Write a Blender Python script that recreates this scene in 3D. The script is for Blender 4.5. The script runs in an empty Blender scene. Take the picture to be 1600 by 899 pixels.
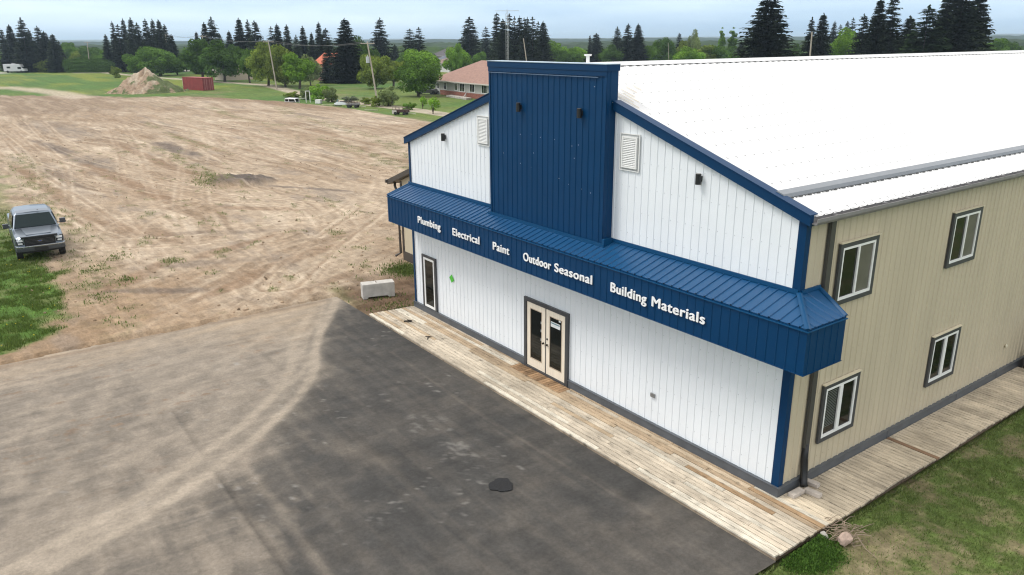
import bpy, math, random
import numpy as np
from mathutils import Vector, Matrix

# ------------------------------------------------------------------ camera, sky, sun, exposure
scene = bpy.context.scene
COL = scene.collection
RC = np.array([[0.59035, 0.80712, -0.00611], [-0.24170, 0.18410, 0.95272], [-0.77006, 0.56096, -0.30376]])  # right, up, forward
CAM = np.array([8.5011, -13.2892, 9.4822]); FPX = 1210.33
cd = bpy.data.cameras.new('camera'); cam = bpy.data.objects.new('camera', cd); COL.objects.link(cam)
cam.matrix_world = Matrix(((RC[0][0], RC[1][0], -RC[2][0], CAM[0]), (RC[0][1], RC[1][1], -RC[2][1], CAM[1]),
                           (RC[0][2], RC[1][2], -RC[2][2], CAM[2]), (0, 0, 0, 1)))
cd.sensor_width = 36; cd.lens = FPX / 1600 * 36; cd.clip_start = 0.1; cd.clip_end = 30000
scene.camera = cam

SUN_DIR = Vector((-0.52, -0.60, 1.05)).normalized()      # towards the sun (behind thin cloud, behind-left of the camera)
sd = bpy.data.lights.new('sun', 'SUN'); so = bpy.data.objects.new('sun', sd); COL.objects.link(so)
sd.energy = 1.25; sd.angle = math.radians(18); sd.color = (1.0, 0.965, 0.91)
so.rotation_euler = SUN_DIR.to_track_quat('Z', 'Y').to_euler()
so['kind'] = 'structure'

world = bpy.data.worlds.new('World'); scene.world = world; world.use_nodes = True
wt = world.node_tree; wt.nodes.clear()
def wn(t, **k):
    n = wt.nodes.new(t)
    for a, b in k.items(): setattr(n, a, b)
    return n
sky = wn('ShaderNodeTexSky', sky_type='NISHITA', sun_disc=False)
sky.sun_elevation = math.asin(SUN_DIR.z); sky.sun_rotation = math.atan2(SUN_DIR.x, SUN_DIR.y)
sky.air_density = 1.0; sky.dust_density = 1.2; sky.ozone_density = 1.5
tc = wn('ShaderNodeTexCoord'); mp = wn('ShaderNodeMapping'); mp.inputs['Scale'].default_value = (1.2, 1.2, 9.0)
nz = wn('ShaderNodeTexNoise'); nz.inputs['Scale'].default_value = 1.6; nz.inputs['Detail'].default_value = 5; nz.inputs['Roughness'].default_value = 0.5
rp = wn('ShaderNodeValToRGB'); rp.color_ramp.elements[0].position = 0.35; rp.color_ramp.elements[1].position = 0.68
rp.color_ramp.elements[0].color = (3.9, 5.9, 8.3, 1); rp.color_ramp.elements[1].color = (8.8, 10.4, 11.6, 1)
mx = wn('ShaderNodeMixRGB'); mx.inputs['Fac'].default_value = 0.85
bg = wn('ShaderNodeBackground'); bg.inputs['Strength'].default_value = 0.085
wo = wn('ShaderNodeOutputWorld')
L = wt.links.new
L(tc.outputs['Generated'], mp.inputs['Vector']); L(mp.outputs['Vector'], nz.inputs['Vector']); L(nz.outputs['Fac'], rp.inputs['Fac'])
sx_ = wn('ShaderNodeSeparateXYZ'); zr_ = wn('ShaderNodeMapRange', interpolation_type='SMOOTHSTEP'); zr_.inputs[1].default_value = .04; zr_.inputs[2].default_value = .45
cm_ = wn('ShaderNodeMixRGB'); cm_.inputs['Color2'].default_value = (13.2, 12.9, 12.5, 1)
L(tc.outputs['Generated'], sx_.inputs[0]); L(sx_.outputs['Z'], zr_.inputs[0]); L(zr_.outputs[0], cm_.inputs['Fac']); L(rp.outputs['Color'], cm_.inputs['Color1'])
L(sky.outputs['Color'], mx.inputs['Color1']); L(cm_.outputs['Color'], mx.inputs['Color2'])
L(mx.outputs['Color'], bg.inputs['Color']); L(bg.outputs['Background'], wo.inputs['Surface'])

vs = scene.view_settings
vs.view_transform = 'Standard'; vs.look = 'None'; vs.gamma = 1; vs.exposure = 0.58; vs.use_curve_mapping = False
scene.cycles.max_bounces = 6; scene.cycles.diffuse_bounces = 3; scene.cycles.volume_bounces = 0
scene.cycles.volume_step_rate = 10; scene.cycles.use_denoising = True; scene.cycles.pixel_filter_type = 'BLACKMAN_HARRIS'; scene.cycles.filter_width = 1.15

# ------------------------------------------------------------------ helpers
rng = np.random.default_rng(7); random.seed(7)
ZG = -0.1
def at(u, v, z=ZG):
    """world point on the level z seen at photo pixel (u, v)"""
    d = (u - 800) / FPX * RC[0] - (v - 449.5) / FPX * RC[1] + RC[2]
    t = (z - CAM[2]) / d[2]
    return CAM + t * d
def proj(P):
    q = RC @ (np.array(P, float) - CAM); return 800 + FPX * q[0] / q[2], 449.5 - FPX * q[1] / q[2]
def hgt(b, vtop):
    lo, hi = 0.0, 80.0
    for _ in range(40):
        m = (lo + hi) / 2
        if proj((b[0], b[1], b[2] + m))[1] > vtop: lo = m
        else: hi = m
    return lo
def mpp(b):  # metres per photo pixel at point b
    return float((RC[2] @ (np.array(b, float) - CAM)) / FPX)

MATS = {}
def mat(name, color, rough=0.6, metal=0.0, spec=0.5, noise=0.0, nscale=6.0, bump=0.0, attr=None, var=0.0, scale=(1, 1, 1), coat=0.0, detail=4):
    if name in MATS: return MATS[name]
    m = bpy.data.materials.new(name); m.use_nodes = True; nt = m.node_tree
    b = nt.nodes['Principled BSDF']
    b.inputs['Base Color'].default_value = (*color, 1); b.inputs['Roughness'].default_value = rough
    b.inputs['Metallic'].default_value = metal; b.inputs['Specular IOR Level'].default_value = spec
    b.inputs['Coat Weight'].default_value = coat
    src = None
    if attr:
        a = nt.nodes.new('ShaderNodeAttribute'); a.attribute_name = attr; src = a.outputs['Color']
    if noise or bump:
        t = nt.nodes.new('ShaderNodeTexCoord'); mpn = nt.nodes.new('ShaderNodeMapping'); mpn.inputs['Scale'].default_value = scale
        n = nt.nodes.new('ShaderNodeTexNoise'); n.inputs['Scale'].default_value = nscale; n.inputs['Detail'].default_value = detail
        nt.links.new(t.outputs['Object'], mpn.inputs['Vector']); nt.links.new(mpn.outputs['Vector'], n.inputs['Vector'])
        if noise:
            mr = nt.nodes.new('ShaderNodeMapRange'); mr.inputs[1].default_value = .25; mr.inputs[2].default_value = .75
            mr.inputs[3].default_value = 1 - noise; mr.inputs[4].default_value = 1 + noise
            nt.links.new(n.outputs['Fac'], mr.inputs[0])
            vm = nt.nodes.new('ShaderNodeVectorMath'); vm.operation = 'SCALE'
            if src: nt.links.new(src, vm.inputs[0])
            else: vm.inputs[0].default_value = color
            nt.links.new(mr.outputs[0], vm.inputs['Scale']); src = vm.outputs['Vector']
        if bump:
            bp = nt.nodes.new('ShaderNodeBump'); bp.inputs['Strength'].default_value = bump; bp.inputs['Distance'].default_value = 0.02
            nt.links.new(n.outputs['Fac'], bp.inputs['Height']); nt.links.new(bp.outputs['Normal'], b.inputs['Normal'])
    if var:
        oi = nt.nodes.new('ShaderNodeObjectInfo'); mr = nt.nodes.new('ShaderNodeMapRange')
        mr.inputs[3].default_value = 1 - var; mr.inputs[4].default_value = 1 + var
        nt.links.new(oi.outputs['Random'], mr.inputs[0])
        vm = nt.nodes.new('ShaderNodeVectorMath'); vm.operation = 'SCALE'
        if src: nt.links.new(src, vm.inputs[0])
        else: vm.inputs[0].default_value = color
        nt.links.new(mr.outputs[0], vm.inputs['Scale']); src = vm.outputs['Vector']
    if src: nt.links.new(src, b.inputs['Base Color'])
    MATS[name] = m; return m

def leafmat(name, color, var=0.18, trans=0.25):
    if name in MATS: return MATS[name]
    m = bpy.data.materials.new(name); m.use_nodes = True; nt = m.node_tree; nt.nodes.clear()
    N = nt.nodes.new; Lk = nt.links.new
    a = N('ShaderNodeAttribute'); a.attribute_name = 'Col'
    oi = N('ShaderNodeObjectInfo'); mr = N('ShaderNodeMapRange'); mr.inputs[3].default_value = 1 - var; mr.inputs[4].default_value = 1 + var
    Lk(oi.outputs['Random'], mr.inputs[0])
    mul = N('ShaderNodeVectorMath'); mul.operation = 'MULTIPLY'; mul.inputs[1].default_value = color
    sc = N('ShaderNodeVectorMath'); sc.operation = 'SCALE'
    Lk(a.outputs['Color'], mul.inputs[0]); Lk(mul.outputs[0], sc.inputs[0]); Lk(mr.outputs[0], sc.inputs['Scale'])
    d = N('ShaderNodeBsdfDiffuse'); t = N('ShaderNodeBsdfTranslucent'); mxs = N('ShaderNodeMixShader'); mxs.inputs[0].default_value = trans
    o = N('ShaderNodeOutputMaterial')
    Lk(sc.outputs[0], d.inputs['Color']); Lk(sc.outputs[0], t.inputs['Color'])
    Lk(d.outputs[0], mxs.inputs[1]); Lk(t.outputs[0], mxs.inputs[2]); Lk(mxs.outputs[0], o.inputs['Surface'])
    MATS[name] = m; return m

def woodmat():
    m = bpy.data.materials.new('deck_wood'); m.use_nodes = True; nt = m.node_tree; b = nt.nodes['Principled BSDF']; N = nt.nodes.new; Lk = nt.links.new
    b.inputs['Roughness'].default_value = .85; b.inputs['Specular IOR Level'].default_value = .2
    a = N('ShaderNodeAttribute'); a.attribute_name = 'Col'; t = N('ShaderNodeTexCoord'); cur = a.outputs['Color']
    for sc_, sx_, sy_, lo, hi, f0, f1, det in ((9, .5, 4, .35, .65, .78, 1.15, 6), (3.2, 1, 3.2, .60, .72, 1.0, .50, 3), (1.1, 1, 1, .42, .62, 1.05, .80, 5)):
        mp_ = N('ShaderNodeMapping'); mp_.inputs['Scale'].default_value = (sx_, sy_, 1); n = N('ShaderNodeTexNoise'); n.inputs['Scale'].default_value = sc_; n.inputs['Detail'].default_value = det
        Lk(t.outputs['Object'], mp_.inputs['Vector']); Lk(mp_.outputs['Vector'], n.inputs['Vector']); mr = N('ShaderNodeMapRange')
        for k_, v_ in zip((1, 2, 3, 4), (lo, hi, f0, f1)): mr.inputs[k_].default_value = v_
        Lk(n.outputs['Fac'], mr.inputs[0]); v = N('ShaderNodeVectorMath'); v.operation = 'SCALE'; Lk(cur, v.inputs[0]); Lk(mr.outputs[0], v.inputs['Scale']); cur = v.outputs['Vector']
    Lk(cur, b.inputs['Base Color']); MATS['deck_wood'] = m; return m
def link(o, parent=None):
    COL.objects.link(o)
    if parent is not None: o.parent = parent
    return o
def tag(o, label=None, cat=None, group=None, kind=None):
    if label: o['label'] = label
    if cat: o['category'] = cat
    if group: o['group'] = group
    if kind: o['kind'] = kind
    return o
def empty(name, loc, rz=0.0, label=None, cat=None, group=None):
    o = bpy.data.objects.new(name, None); o.empty_display_size = 0.3
    o.location = tuple(float(c) for c in loc); o.rotation_euler = (0, 0, rz); link(o); return tag(o, label, cat, group)

def npmesh(name, verts, faces, mats, col=None, fmat=None, smooth=False):
    """verts (n,3); faces (m,k) fixed-k array"""
    verts = np.asarray(verts, np.float32); faces = np.asarray(faces, np.int32)
    me = bpy.data.meshes.new(name); m, k = faces.shape
    me.vertices.add(len(verts)); me.vertices.foreach_set('co', verts.ravel())
    me.loops.add(m * k); me.loops.foreach_set('vertex_index', faces.ravel())
    me.polygons.add(m); me.polygons.foreach_set('loop_start', np.arange(m, dtype=np.int32) * k)
    if fmat is not None: me.polygons.foreach_set('material_index', np.asarray(fmat, np.int32))
    me.polygons.foreach_set('use_smooth', np.full(m, smooth))
    for x in mats: me.materials.append(x)
    if col is not None:
        ca = me.color_attributes.new('Col', 'FLOAT_COLOR', 'POINT')
        c4 = np.ones((len(verts), 4), np.float32); c4[:, :3] = col
        ca.data.foreach_set('color', c4.ravel())
    me.update(calc_edges=True); me.validate(); return me

class MB:
    """mesh collector"""
    def __init__(s): s.v = []; s.f = []; s.m = []; s.c = []; s.cur = 0; s.col = (1, 1, 1)
    def add(s, vs, fs):
        o = len(s.v); s.v += [tuple(map(float, p)) for p in vs]; s.c += [s.col] * len(vs)
        for f in fs: s.f.append([o + i for i in f]); s.m.append(s.cur)
    def box(s, a, b, M=None):
        x0, y0, z0 = a; x1, y1, z1 = b
        vs = [(x0, y0, z0), (x1, y0, z0), (x1, y1, z0), (x0, y1, z0), (x0, y0, z1), (x1, y0, z1), (x1, y1, z1), (x0, y1, z1)]
        if M is not None: vs = [tuple(M @ Vector(p)) for p in vs]
        s.add(vs, [(0, 3, 2, 1), (4, 5, 6, 7), (0, 1, 5, 4), (1, 2, 6, 5), (2, 3, 7, 6), (3, 0, 4, 7)])
    def quad(s, *p): s.add(p, [tuple(range(len(p)))])
    def prism(s, poly, d):      # poly: list of 3-D points, d: extrusion vector
        n = len(poly); d = Vector(d)
        vs = [Vector(p) for p in poly] + [Vector(p) + d for p in poly]
        s.add([tuple(p) for p in vs], [tuple(range(n))[::-1], tuple(range(n, 2 * n))] + [(i, (i + 1) % n, n + (i + 1) % n, n + i) for i in range(n)])
    def tube(s, pts, rad, n=8, caps=True):
        pts = [Vector(p) for p in pts]
        if not isinstance(rad, (list, tuple)): rad = [rad] * len(pts)
        o = len(s.v); vs = []
        for i, p in enumerate(pts):
            d = (pts[min(i + 1, len(pts) - 1)] - pts[max(i - 1, 0)]).normalized()
            u = d.cross(Vector((0, 0, 1)))
            if u.length < 1e-3: u = Vector((1, 0, 0))
            u.normalize(); w = d.cross(u)
            for k in range(n):
                a = 2 * math.pi * k / n; vs.append(p + rad[i] * (math.cos(a) * u + math.sin(a) * w))
        fs = [(i * n + k, i * n + (k + 1) % n, (i + 1) * n + (k + 1) % n, (i + 1) * n + k) for i in range(len(pts) - 1) for k in range(n)]
        if caps: fs += [tuple(range(n))[::-1], tuple((len(pts) - 1) * n + k for k in range(n))]
        s.add(vs, fs)
    def build(s, name, mats, parent=None, smooth=False, bevel=0, label=None):
        if not isinstance(mats, (list, tuple)): mats = [mats]
        me = bpy.data.meshes.new(name); me.from_pydata(s.v, [], s.f)
        for x in mats: me.materials.append(x)
        for p, i in zip(me.polygons, s.m): p.material_index = i; p.use_smooth = smooth
        ca = me.color_attributes.new('Col', 'FLOAT_COLOR', 'POINT')
        ca.data.foreach_set('color', np.hstack([np.array(s.c, np.float32), np.ones((len(s.c), 1), np.float32)]).ravel())
        me.update(); o = bpy.data.objects.new(name, me); link(o, parent)
        if bevel:
            b = o.modifiers.new('bevel', 'BEVEL'); b.width = bevel; b.segments = 2; b.limit_method = 'ANGLE'
        if label: o['label'] = label
        return o
def abox(name, a, b, m, parent=None, **k):
    q = MB(); q.box(a, b); return q.build(name, m, parent, **k)

# value noise on arrays
def vnoise(x, y, seed=0):
    xi = np.floor(x).astype(np.int64); yi = np.floor(y).astype(np.int64); fx = x - xi; fy = y - yi
    fx = fx * fx * (3 - 2 * fx); fy = fy * fy * (3 - 2 * fy)
    def h(a, b):
        n = (a * 374761393 + b * 668265263 + seed * 974634777) & 0x7fffffff
        n = ((n ^ (n >> 13)) * 1274126177) & 0x7fffffff
        return ((n ^ (n >> 16)) & 0xffff) / 65535.0
    return (h(xi, yi) * (1 - fx) + h(xi + 1, yi) * fx) * (1 - fy) + (h(xi, yi + 1) * (1 - fx) + h(xi + 1, yi + 1) * fx) * fy
def fbm(x, y, oct=4, seed=0, rough=0.5):
    t = 0; a = 1; s = 0
    for i in range(oct):
        t = t + a * vnoise(x * 2 ** i, y * 2 ** i, seed + i * 17); s += a; a *= rough
    return t / s
def sstep(a, b, x): t = np.clip((x - a) / (b - a), 0, 1); return t * t * (3 - 2 * t)
def pdist(x, y, pts):
    """distance to a polyline, and signed side distance"""
    d = np.full(x.shape, 1e9); pts = np.array(pts, float)
    for a, b in zip(pts[:-1], pts[1:]):
        ab = b - a; t = np.clip(((x - a[0]) * ab[0] + (y - a[1]) * ab[1]) / (ab @ ab), 0, 1)
        d = np.minimum(d, np.hypot(x - a[0] - t * ab[0], y - a[1] - t * ab[1]))
    return d
def smoothline(pts, n=8):
    pts = np.array(pts, float); P = np.vstack([2 * pts[0] - pts[1], pts, 2 * pts[-1] - pts[-2]]); out = []
    for i in range(1, len(P) - 2):
        for k in range(n):
            t = k / n; a, b, c, d = P[i - 1:i + 3]
            out.append(.5 * ((2 * b) + (-a + c) * t + (2 * a - 5 * b + 4 * c - d) * t * t + (-a + 3 * b - 3 * c + d) * t ** 3))
    out.append(P[-2]); return np.array(out)
def tracks(x, y, line, gauge=0.85, w=0.16):
    """mask of the two wheel ruts of a vehicle that drove along line"""
    d = pdist(x, y, smoothline(line, 5)); return np.exp(-((d - gauge) / w) ** 2)

# ------------------------------------------------------------------ materials
white_m = mat('white_steel', (.80, .83, .86), .42, noise=.03, nscale=1.2)
roof_m = mat('white_roof_steel', (.66, .66, .655), .5, noise=.02, nscale=.7)
blue_m = mat('blue_steel', (.0008, .038, .112), .45, spec=.2, noise=.06, nscale=1.5)
bluetrim_m = mat('blue_trim', (.0008, .033, .098), .45, spec=.2)
beige_m = mat('beige_steel', (.54, .47, .345), .5, spec=.3, noise=.07, nscale=1.3, scale=(1, 1, .25))
grey_m = mat('charcoal_trim', (.055, .057, .062), .45, noise=.1, nscale=5)
skirt_m = mat('grey_skirt', (.085, .095, .108), .45, noise=.18, nscale=3)
gutter_m = mat('gutter_grey', (.22, .21, .21), .45, noise=.15, nscale=4)
brown_m = mat('brown_metal', (.065, .055, .048), .45)
vinyl_m = mat('white_vinyl', (.82, .82, .80), .4)
glass_m = mat('dark_glass', (.006, .008, .007), .06, spec=.38)
screen_m = mat('insect_screen', (.12, .115, .095), .35, noise=.2, nscale=3)
black_m = mat('black_plastic', (.012, .012, .013), .45)
letter_m = mat('white_letter', (.88, .88, .88), .45)
screw_m = mat('screw_head', (.56, .58, .60), .5)
stain_m = mat('rust_stain', (.60, .52, .38), .7, noise=.3, nscale=8, scale=(1, 1, 3))
wooddoor_m = mat('primed_wood_door', (.80, .71, .58), .6, noise=.08, nscale=4, scale=(6, 6, 1))
wood_m = woodmat()
conc_m = mat('concrete', (.50, .48, .45), .9, noise=.22, nscale=3.5, bump=.35, detail=8)
paver_m = mat('paver_concrete', (.46, .41, .36), .9, noise=.2, nscale=9, bump=.3)
stone_m = mat('field_stone', (.42, .31, .25), .9, noise=.3, nscale=8, bump=.4, detail=8)
greystone_m = mat('grey_stone', (.38, .36, .33), .9, noise=.3, nscale=9, bump=.4)
twig_m = mat('dry_twig', (.26, .20, .145), .9, noise=.3, nscale=7)
pole_m = mat('weathered_pole', (.40, .35, .29), .9, noise=.2, nscale=2, scale=(6, 6, .6))
bark_m = mat('bark', (.075, .060, .047), .95, noise=.3, nscale=3)
red_m = mat('container_red', (.27, .042, .04), .6, noise=.2, nscale=1.2)
lime_m = mat('lime_sticker', (.09, .52, .05), .5)
LF = dict(spruce=leafmat('spruce_needles', (.036, .048, .028), .35, .15), spruce_g=leafmat('spruce_needles_green', (.034, .055, .024), .25, .12),
          dark=leafmat('leaf_dark', (.072, .132, .030)), mid=leafmat('leaf_mid', (.112, .205, .036)), olive=leafmat('leaf_olive', (.158, .208, .040)),
          bright=leafmat('leaf_bright', (.165, .295, .038)), pale=leafmat('leaf_pale', (.20, .25, .10)), grey=leafmat('leaf_grey', (.17, .20, .13)))

# ------------------------------------------------------------------ ground
def ground_cols():
    xs = []; x = 14.0
    while x > -175:
        xs.append(x)
        if x > 5: s = .12
        elif x > 1.2: s = .07
        elif x > -15: s = .35
        elif x > -19: s = .1
        else:
            r = 8.5 - x; s = max(.1, r * r / 8200)
        x -= s
    while x > -9400: xs.append(x); x -= max(3, (-x) * .05)
    xr = []; x = 14.0
    while x < 9400: x += max(.8, x * .12); xr.append(x)
    return np.array(sorted(xs + xr))
def ground_rows():
    ys = list(np.arange(-15.2, -8, .13)) + list(np.arange(-8, 6, .10)) + list(np.arange(6, 48, .2)) + list(np.arange(48, 90, .8))
    y = 90.0
    while y < 9400: ys.append(y); y += max(1.5, y * .05)
    y = -15.3
    while y > -9400: ys.append(y); y -= max(.8, abs(y) * .1)
    return np.array(sorted(ys))
gx, gy = ground_cols(), ground_rows()
X, Y = np.meshgrid(gx, gy, indexing='ij'); nx, ny = X.shape
n1 = fbm(X / 3.1, Y / 3.1, 4, 1); n2 = fbm(X / .55, Y / .55, 3, 2); n3 = fbm(X / 14, Y / 14, 3, 3); n4 = fbm(X / 12, (Y) / 4.5, 4, 19, .6)
# --- dirt lot
warp = (fbm(X / 19, Y / 15, 3, 5) - .5) * 9
nearj = sstep(-38, -26, X + (fbm(X / 6, Y / 6, 2, 4) - .5) * 8)                       # the streaks turn around the corner of the building near the tarmac
str1 = fbm(X / 24, (Y + warp) / .8, 5, 6, .6); str2 = fbm((X * .9 + Y * .45 + warp * .7) / .7, (Y * .9 - .45 * X) / 11, 5, 8, .6)
streak = str1 * (1 - nearj) + str2 * nearj
fine = fbm(X / 9, (Y + warp) / .24, 3, 11, .65) * (1 - nearj) + fbm((X * .9 + Y * .45 + warp * .7) / .2, (Y * .9 - X * .45) / 5, 3, 12, .65) * nearj
A = lambda c: np.array(c)[None, None, :]
tan_, brown, pale, soil = A((.395, .312, .226)), A((.245, .175, .115)), A((.56, .465, .355)), A((.095, .078, .070))
grassc, dry, fieldg, lush = A((.060, .12, .022)), A((.20, .165, .095)), A((.070, .135, .030)), A((.055, .13, .018))
def mixc(a, b, f): return a + (b - a) * f[..., None]
base = mixc(np.broadcast_to(tan_, X.shape + (3,)).copy(), np.broadcast_to(brown, X.shape + (3,)), sstep(.46, .72, streak * .55 + n1 * .45 + (fine - .5) * .6) * .9)
base = mixc(base, np.broadcast_to(pale, X.shape + (3,)), sstep(.50, .72, fbm(X / 5, (Y + warp) / 1.2, 5, 21, .6) * .6 + (1 - streak) * .4 + (fine - .5) * .25) * .7)
base *= (0.80 + .22 * n2)[..., None] * np.array((.97, .965, .965))
dz = (n1 - .5) * .10 + (n2 - .5) * .035 + (fine - .5) * .05
base = mixc(base, np.broadcast_to(A((.235, .165, .105)), base.shape), sstep(.50, .70, n4) * .55)
base = mixc(base, np.broadcast_to(A((.26, .175, .105)), base.shape), sstep(-31, -21, X) * sstep(.38, .62, fbm((X * .9 + Y * .45) / 1.6, (Y * .9 - .45 * X) / 7, 4, 23)) * .6)
base = mixc(base, np.broadcast_to(A((.20, .17, .145)), base.shape), sstep(.62, .76, fbm(X / 5, Y / 1.6, 4, 24, .6)) * .45)
# dark soil patches and streaks
def patch(cx, cy, rx, ry, ang, k, seed):
    c, s = math.cos(ang), math.sin(ang); u = ((X - cx) * c + (Y - cy) * s) / rx; v = (-(X - cx) * s + (Y - cy) * c) / ry
    return k * (1 - sstep(.45, 1.1, np.hypot(u, v) + (fbm(X / 1.3, Y / 1.3, 3, seed) - .5) * .9))
for a in [(-79, -4.6, 9, .9, .09, .8, 31), (-66, -3.2, 7, 1.6, .05, .55, 32), (-69, 4.6, 9, 1.1, .03, .75, 33), (-47.6, 3.8, 2.6, 1.9, .8, .95, 34),
          (-42.5, 6.5, 4.5, .4, .6, .6, 35), (-27.5, -5, 3.5, .7, 1.2, .45, 36), (-24, -7, 3.2, .45, 1.0, .6, 37), (-95, 28, 9, 1.2, .05, .4, 38),
          (-60, -6.5, 12, 1.2, .04, .35, 39), (-33, -2.5, 5, .8, 1.1, .35, 40), (-100, -2, 16, 3.2, .1, .35, 41)]:
    f = patch(*a); base = mixc(base, np.broadcast_to(soil, base.shape), f); 
    if a[-1] == 34: dz += f * .42 * (.6 + .8 * n2)
for a in [(-56, -8.0, 13, .7, .06, .75, 131), (-54, -3.0, 15, .9, .08, .8, 132), (-66, 1.2, 14, .6, .03, .6, 133), (-74, 7.5, 16, .6, .0, .55, 134), (-60, 10.0, 12, .55, .05, .5, 135), (-84, 14, 16, .9, .02, .5, 136), (-70, 21, 14, .7, .0, .5, 137),
          (-36, -5.5, 5.5, .9, .25, .6, 138), (-29.5, -2.5, 4.2, .6, 2.0, .7, 139), (-25.5, -1.0, 4.5, .5, 2.05, .65, 140), (-23.0, -4.5, 3.5, .55, 2.1, .75, 141), (-21.0, -1.5, 3.0, .5, 2.0, .6, 142), (-27, -7.5, 3.5, .6, 2.3, .7, 143), (-38, 1.5, 4.5, .6, .7, .6, 144)]:
    base = mixc(base, np.broadcast_to(A((.20, .130, .080)), base.shape), patch(*a))
# dark tilled band at the far side of the lot
fd = sstep(-116, -128, X + (n3 - .5) * 18) * sstep(20, 8, Y + (n3 - .5) * 10) * .75
base = mixc(base, np.broadcast_to(A((.20, .145, .10)), base.shape), fd * (0.6 + .5 * sstep(.4, .6, str1)))
ybk0 = np.interp(X, [-154, -148, -123.4, -103, -84], [14.5, 26, 34.6, 37.2, 36.4]); bb = sstep(8, 1, ybk0 - Y) * (X < -95) * sstep(-90, -112, X) * (X > -156)
base = mixc(base, np.broadcast_to(A((.20, .135, .085)), base.shape), bb * (.45 + .4 * sstep(.4, .6, str1)))
# wheel tracks
tr = np.zeros_like(X); TL = [
    [(-92.3, 18.6), (-65.3, 12.5), (-50.6, 11.9), (-42.1, 10.7), (-35.9, 7.4), (-32.7, 4.0), (-31.9, -.6), (-32.1, -3.9), (-34, -8)],
    [(-95.2, 15), (-74.3, 13.7), (-59.1, 13.2), (-46.8, 14), (-39.9, 11.4), (-33, 6.5), (-27, 1), (-22, -3)],
    [(-19, -3), (-26, -1.5), (-33, 2.5), (-43, 3), (-60, -1), (-80, -3.5), (-110, -3)],
    [(-19, -5), (-28, -6), (-44, -7.2), (-67, -8.4), (-100, -9)],
    [(-19, -2.2), (-24, 1.5), (-28, 8), (-33, 16), (-45, 24), (-80, 30)],
    [(-19, -7), (-24, -4), (-30, 1), (-36, 4), (-48, -1.5), (-70, -6.5), (-95, -7)],
    [(-19, -1.9), (-26, 1.2), (-36, 9.5), (-50, 15.5), (-72, 18), (-100, 24)], [(-19, -2.4), (-25, 3), (-31, 11), (-42, 20), (-66, 27), (-90, 33)],
    [(-19, -4), (-27, -3.2), (-38, -2.2), (-58, 3), (-85, 10), (-120, 12)], [(-19, -4.4), (-29, -5), (-46, -3.5), (-72, .8), (-110, 6)],
    [(-19, -6), (-27, -7.5), (-42, -8.6), (-70, -6), (-110, -6.5)], [(-19, -5), (-24, -1), (-31, 3.5), (-45, 5.5), (-75, 8.5), (-110, 17)],
    [(-19, -9.5), (-21, -5), (-23, 0), (-24, 6), (-26, 14)], [(-19, -8), (-22, -5), (-26, 1), (-29, 6)],
    [(-20, -8), (-25, -8.5), (-34, -7), (-39, -5), (-42, -1), (-40.6, 2.3), (-36, 5)]]
for i, l in enumerate(TL):
    brk = .35 + .65 * sstep(.35, .6, fbm(X / 4, Y / 4, 2, 60 + i))
    wt_ = np.maximum(.13, (8.5 - X) ** 2 / 30000); t = tracks(X, Y, l, .85, wt_) * brk; side = (tracks(X, Y, l, 1.08, .09) + .6 * tracks(X, Y, l, .62, .07)) * brk
    base = mixc(base, np.broadcast_to(A((.26, .19, .13)) if i % 2 else A((.30, .225, .155)), base.shape), t * (.8 if i < 2 else .6 - .35 * sstep(-42, -28, X)))
    base = mixc(base, np.broadcast_to(pale, base.shape), side * (.6 if i < 2 else .42 - .28 * sstep(-42, -28, X))); dz += (-.03 * t + .02 * side) * (1 if i < 2 else .5)
# clods and weeds sprinkled over the lot
cl = sstep(.66, .76, fbm(X / .5, Y / .5, 2, 71)) * sstep(.5, .64, fbm(X / 6, Y / 2.2, 3, 72)); dz += cl * .07
base = mixc(base, np.broadcast_to(A((.20, .15, .105)), base.shape), cl * .5)
wd = np.zeros_like(X)
for l, w in [([(-112, 30), (-95, 26), (-78, 25), (-60, 22), (-47, 19)], 1.1), ([(-70, 19), (-52, 17), (-42, 15.5)], .9), ([(-84, 2.5), (-66, 3.3), (-52, 2.8), (-48, 3)], .6),
             ([(-75, -8), (-50, -8.6), (-36, -8.3)], .9), ([(-98, 8), (-80, 7), (-66, 7.6)], .5), ([(-120, 22), (-100, 19), (-85, 20)], .8)]:
    wd = np.maximum(wd, np.exp(-(pdist(X, Y, l) / w) ** 2))
wd = wd * sstep(.46, .62, fbm(X / .8, Y / .5, 3, 74)) + .8 * sstep(.70, .78, fbm(X / .9, Y / .6, 3, 75)) * sstep(.5, .62, n3)
wd = np.maximum(wd, np.exp(-((X + 27) / 7) ** 2 - ((Y + 9.2) / .9) ** 2) * sstep(.5, .62, fbm(X / .4, Y / .4, 3, 76)))
base = mixc(base, np.broadcast_to(A((.15, .115, .075)), base.shape), np.clip(wd, 0, 1) * .6 * sstep(.4, .6, fbm(X / .3, Y / .3, 2, 77)))
base = mixc(base, np.broadcast_to(A((.15, .155, .06)), base.shape), np.clip(wd, 0, 1) * .45)
dz += .08 * np.clip(wd, 0, 1) * n2
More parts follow.
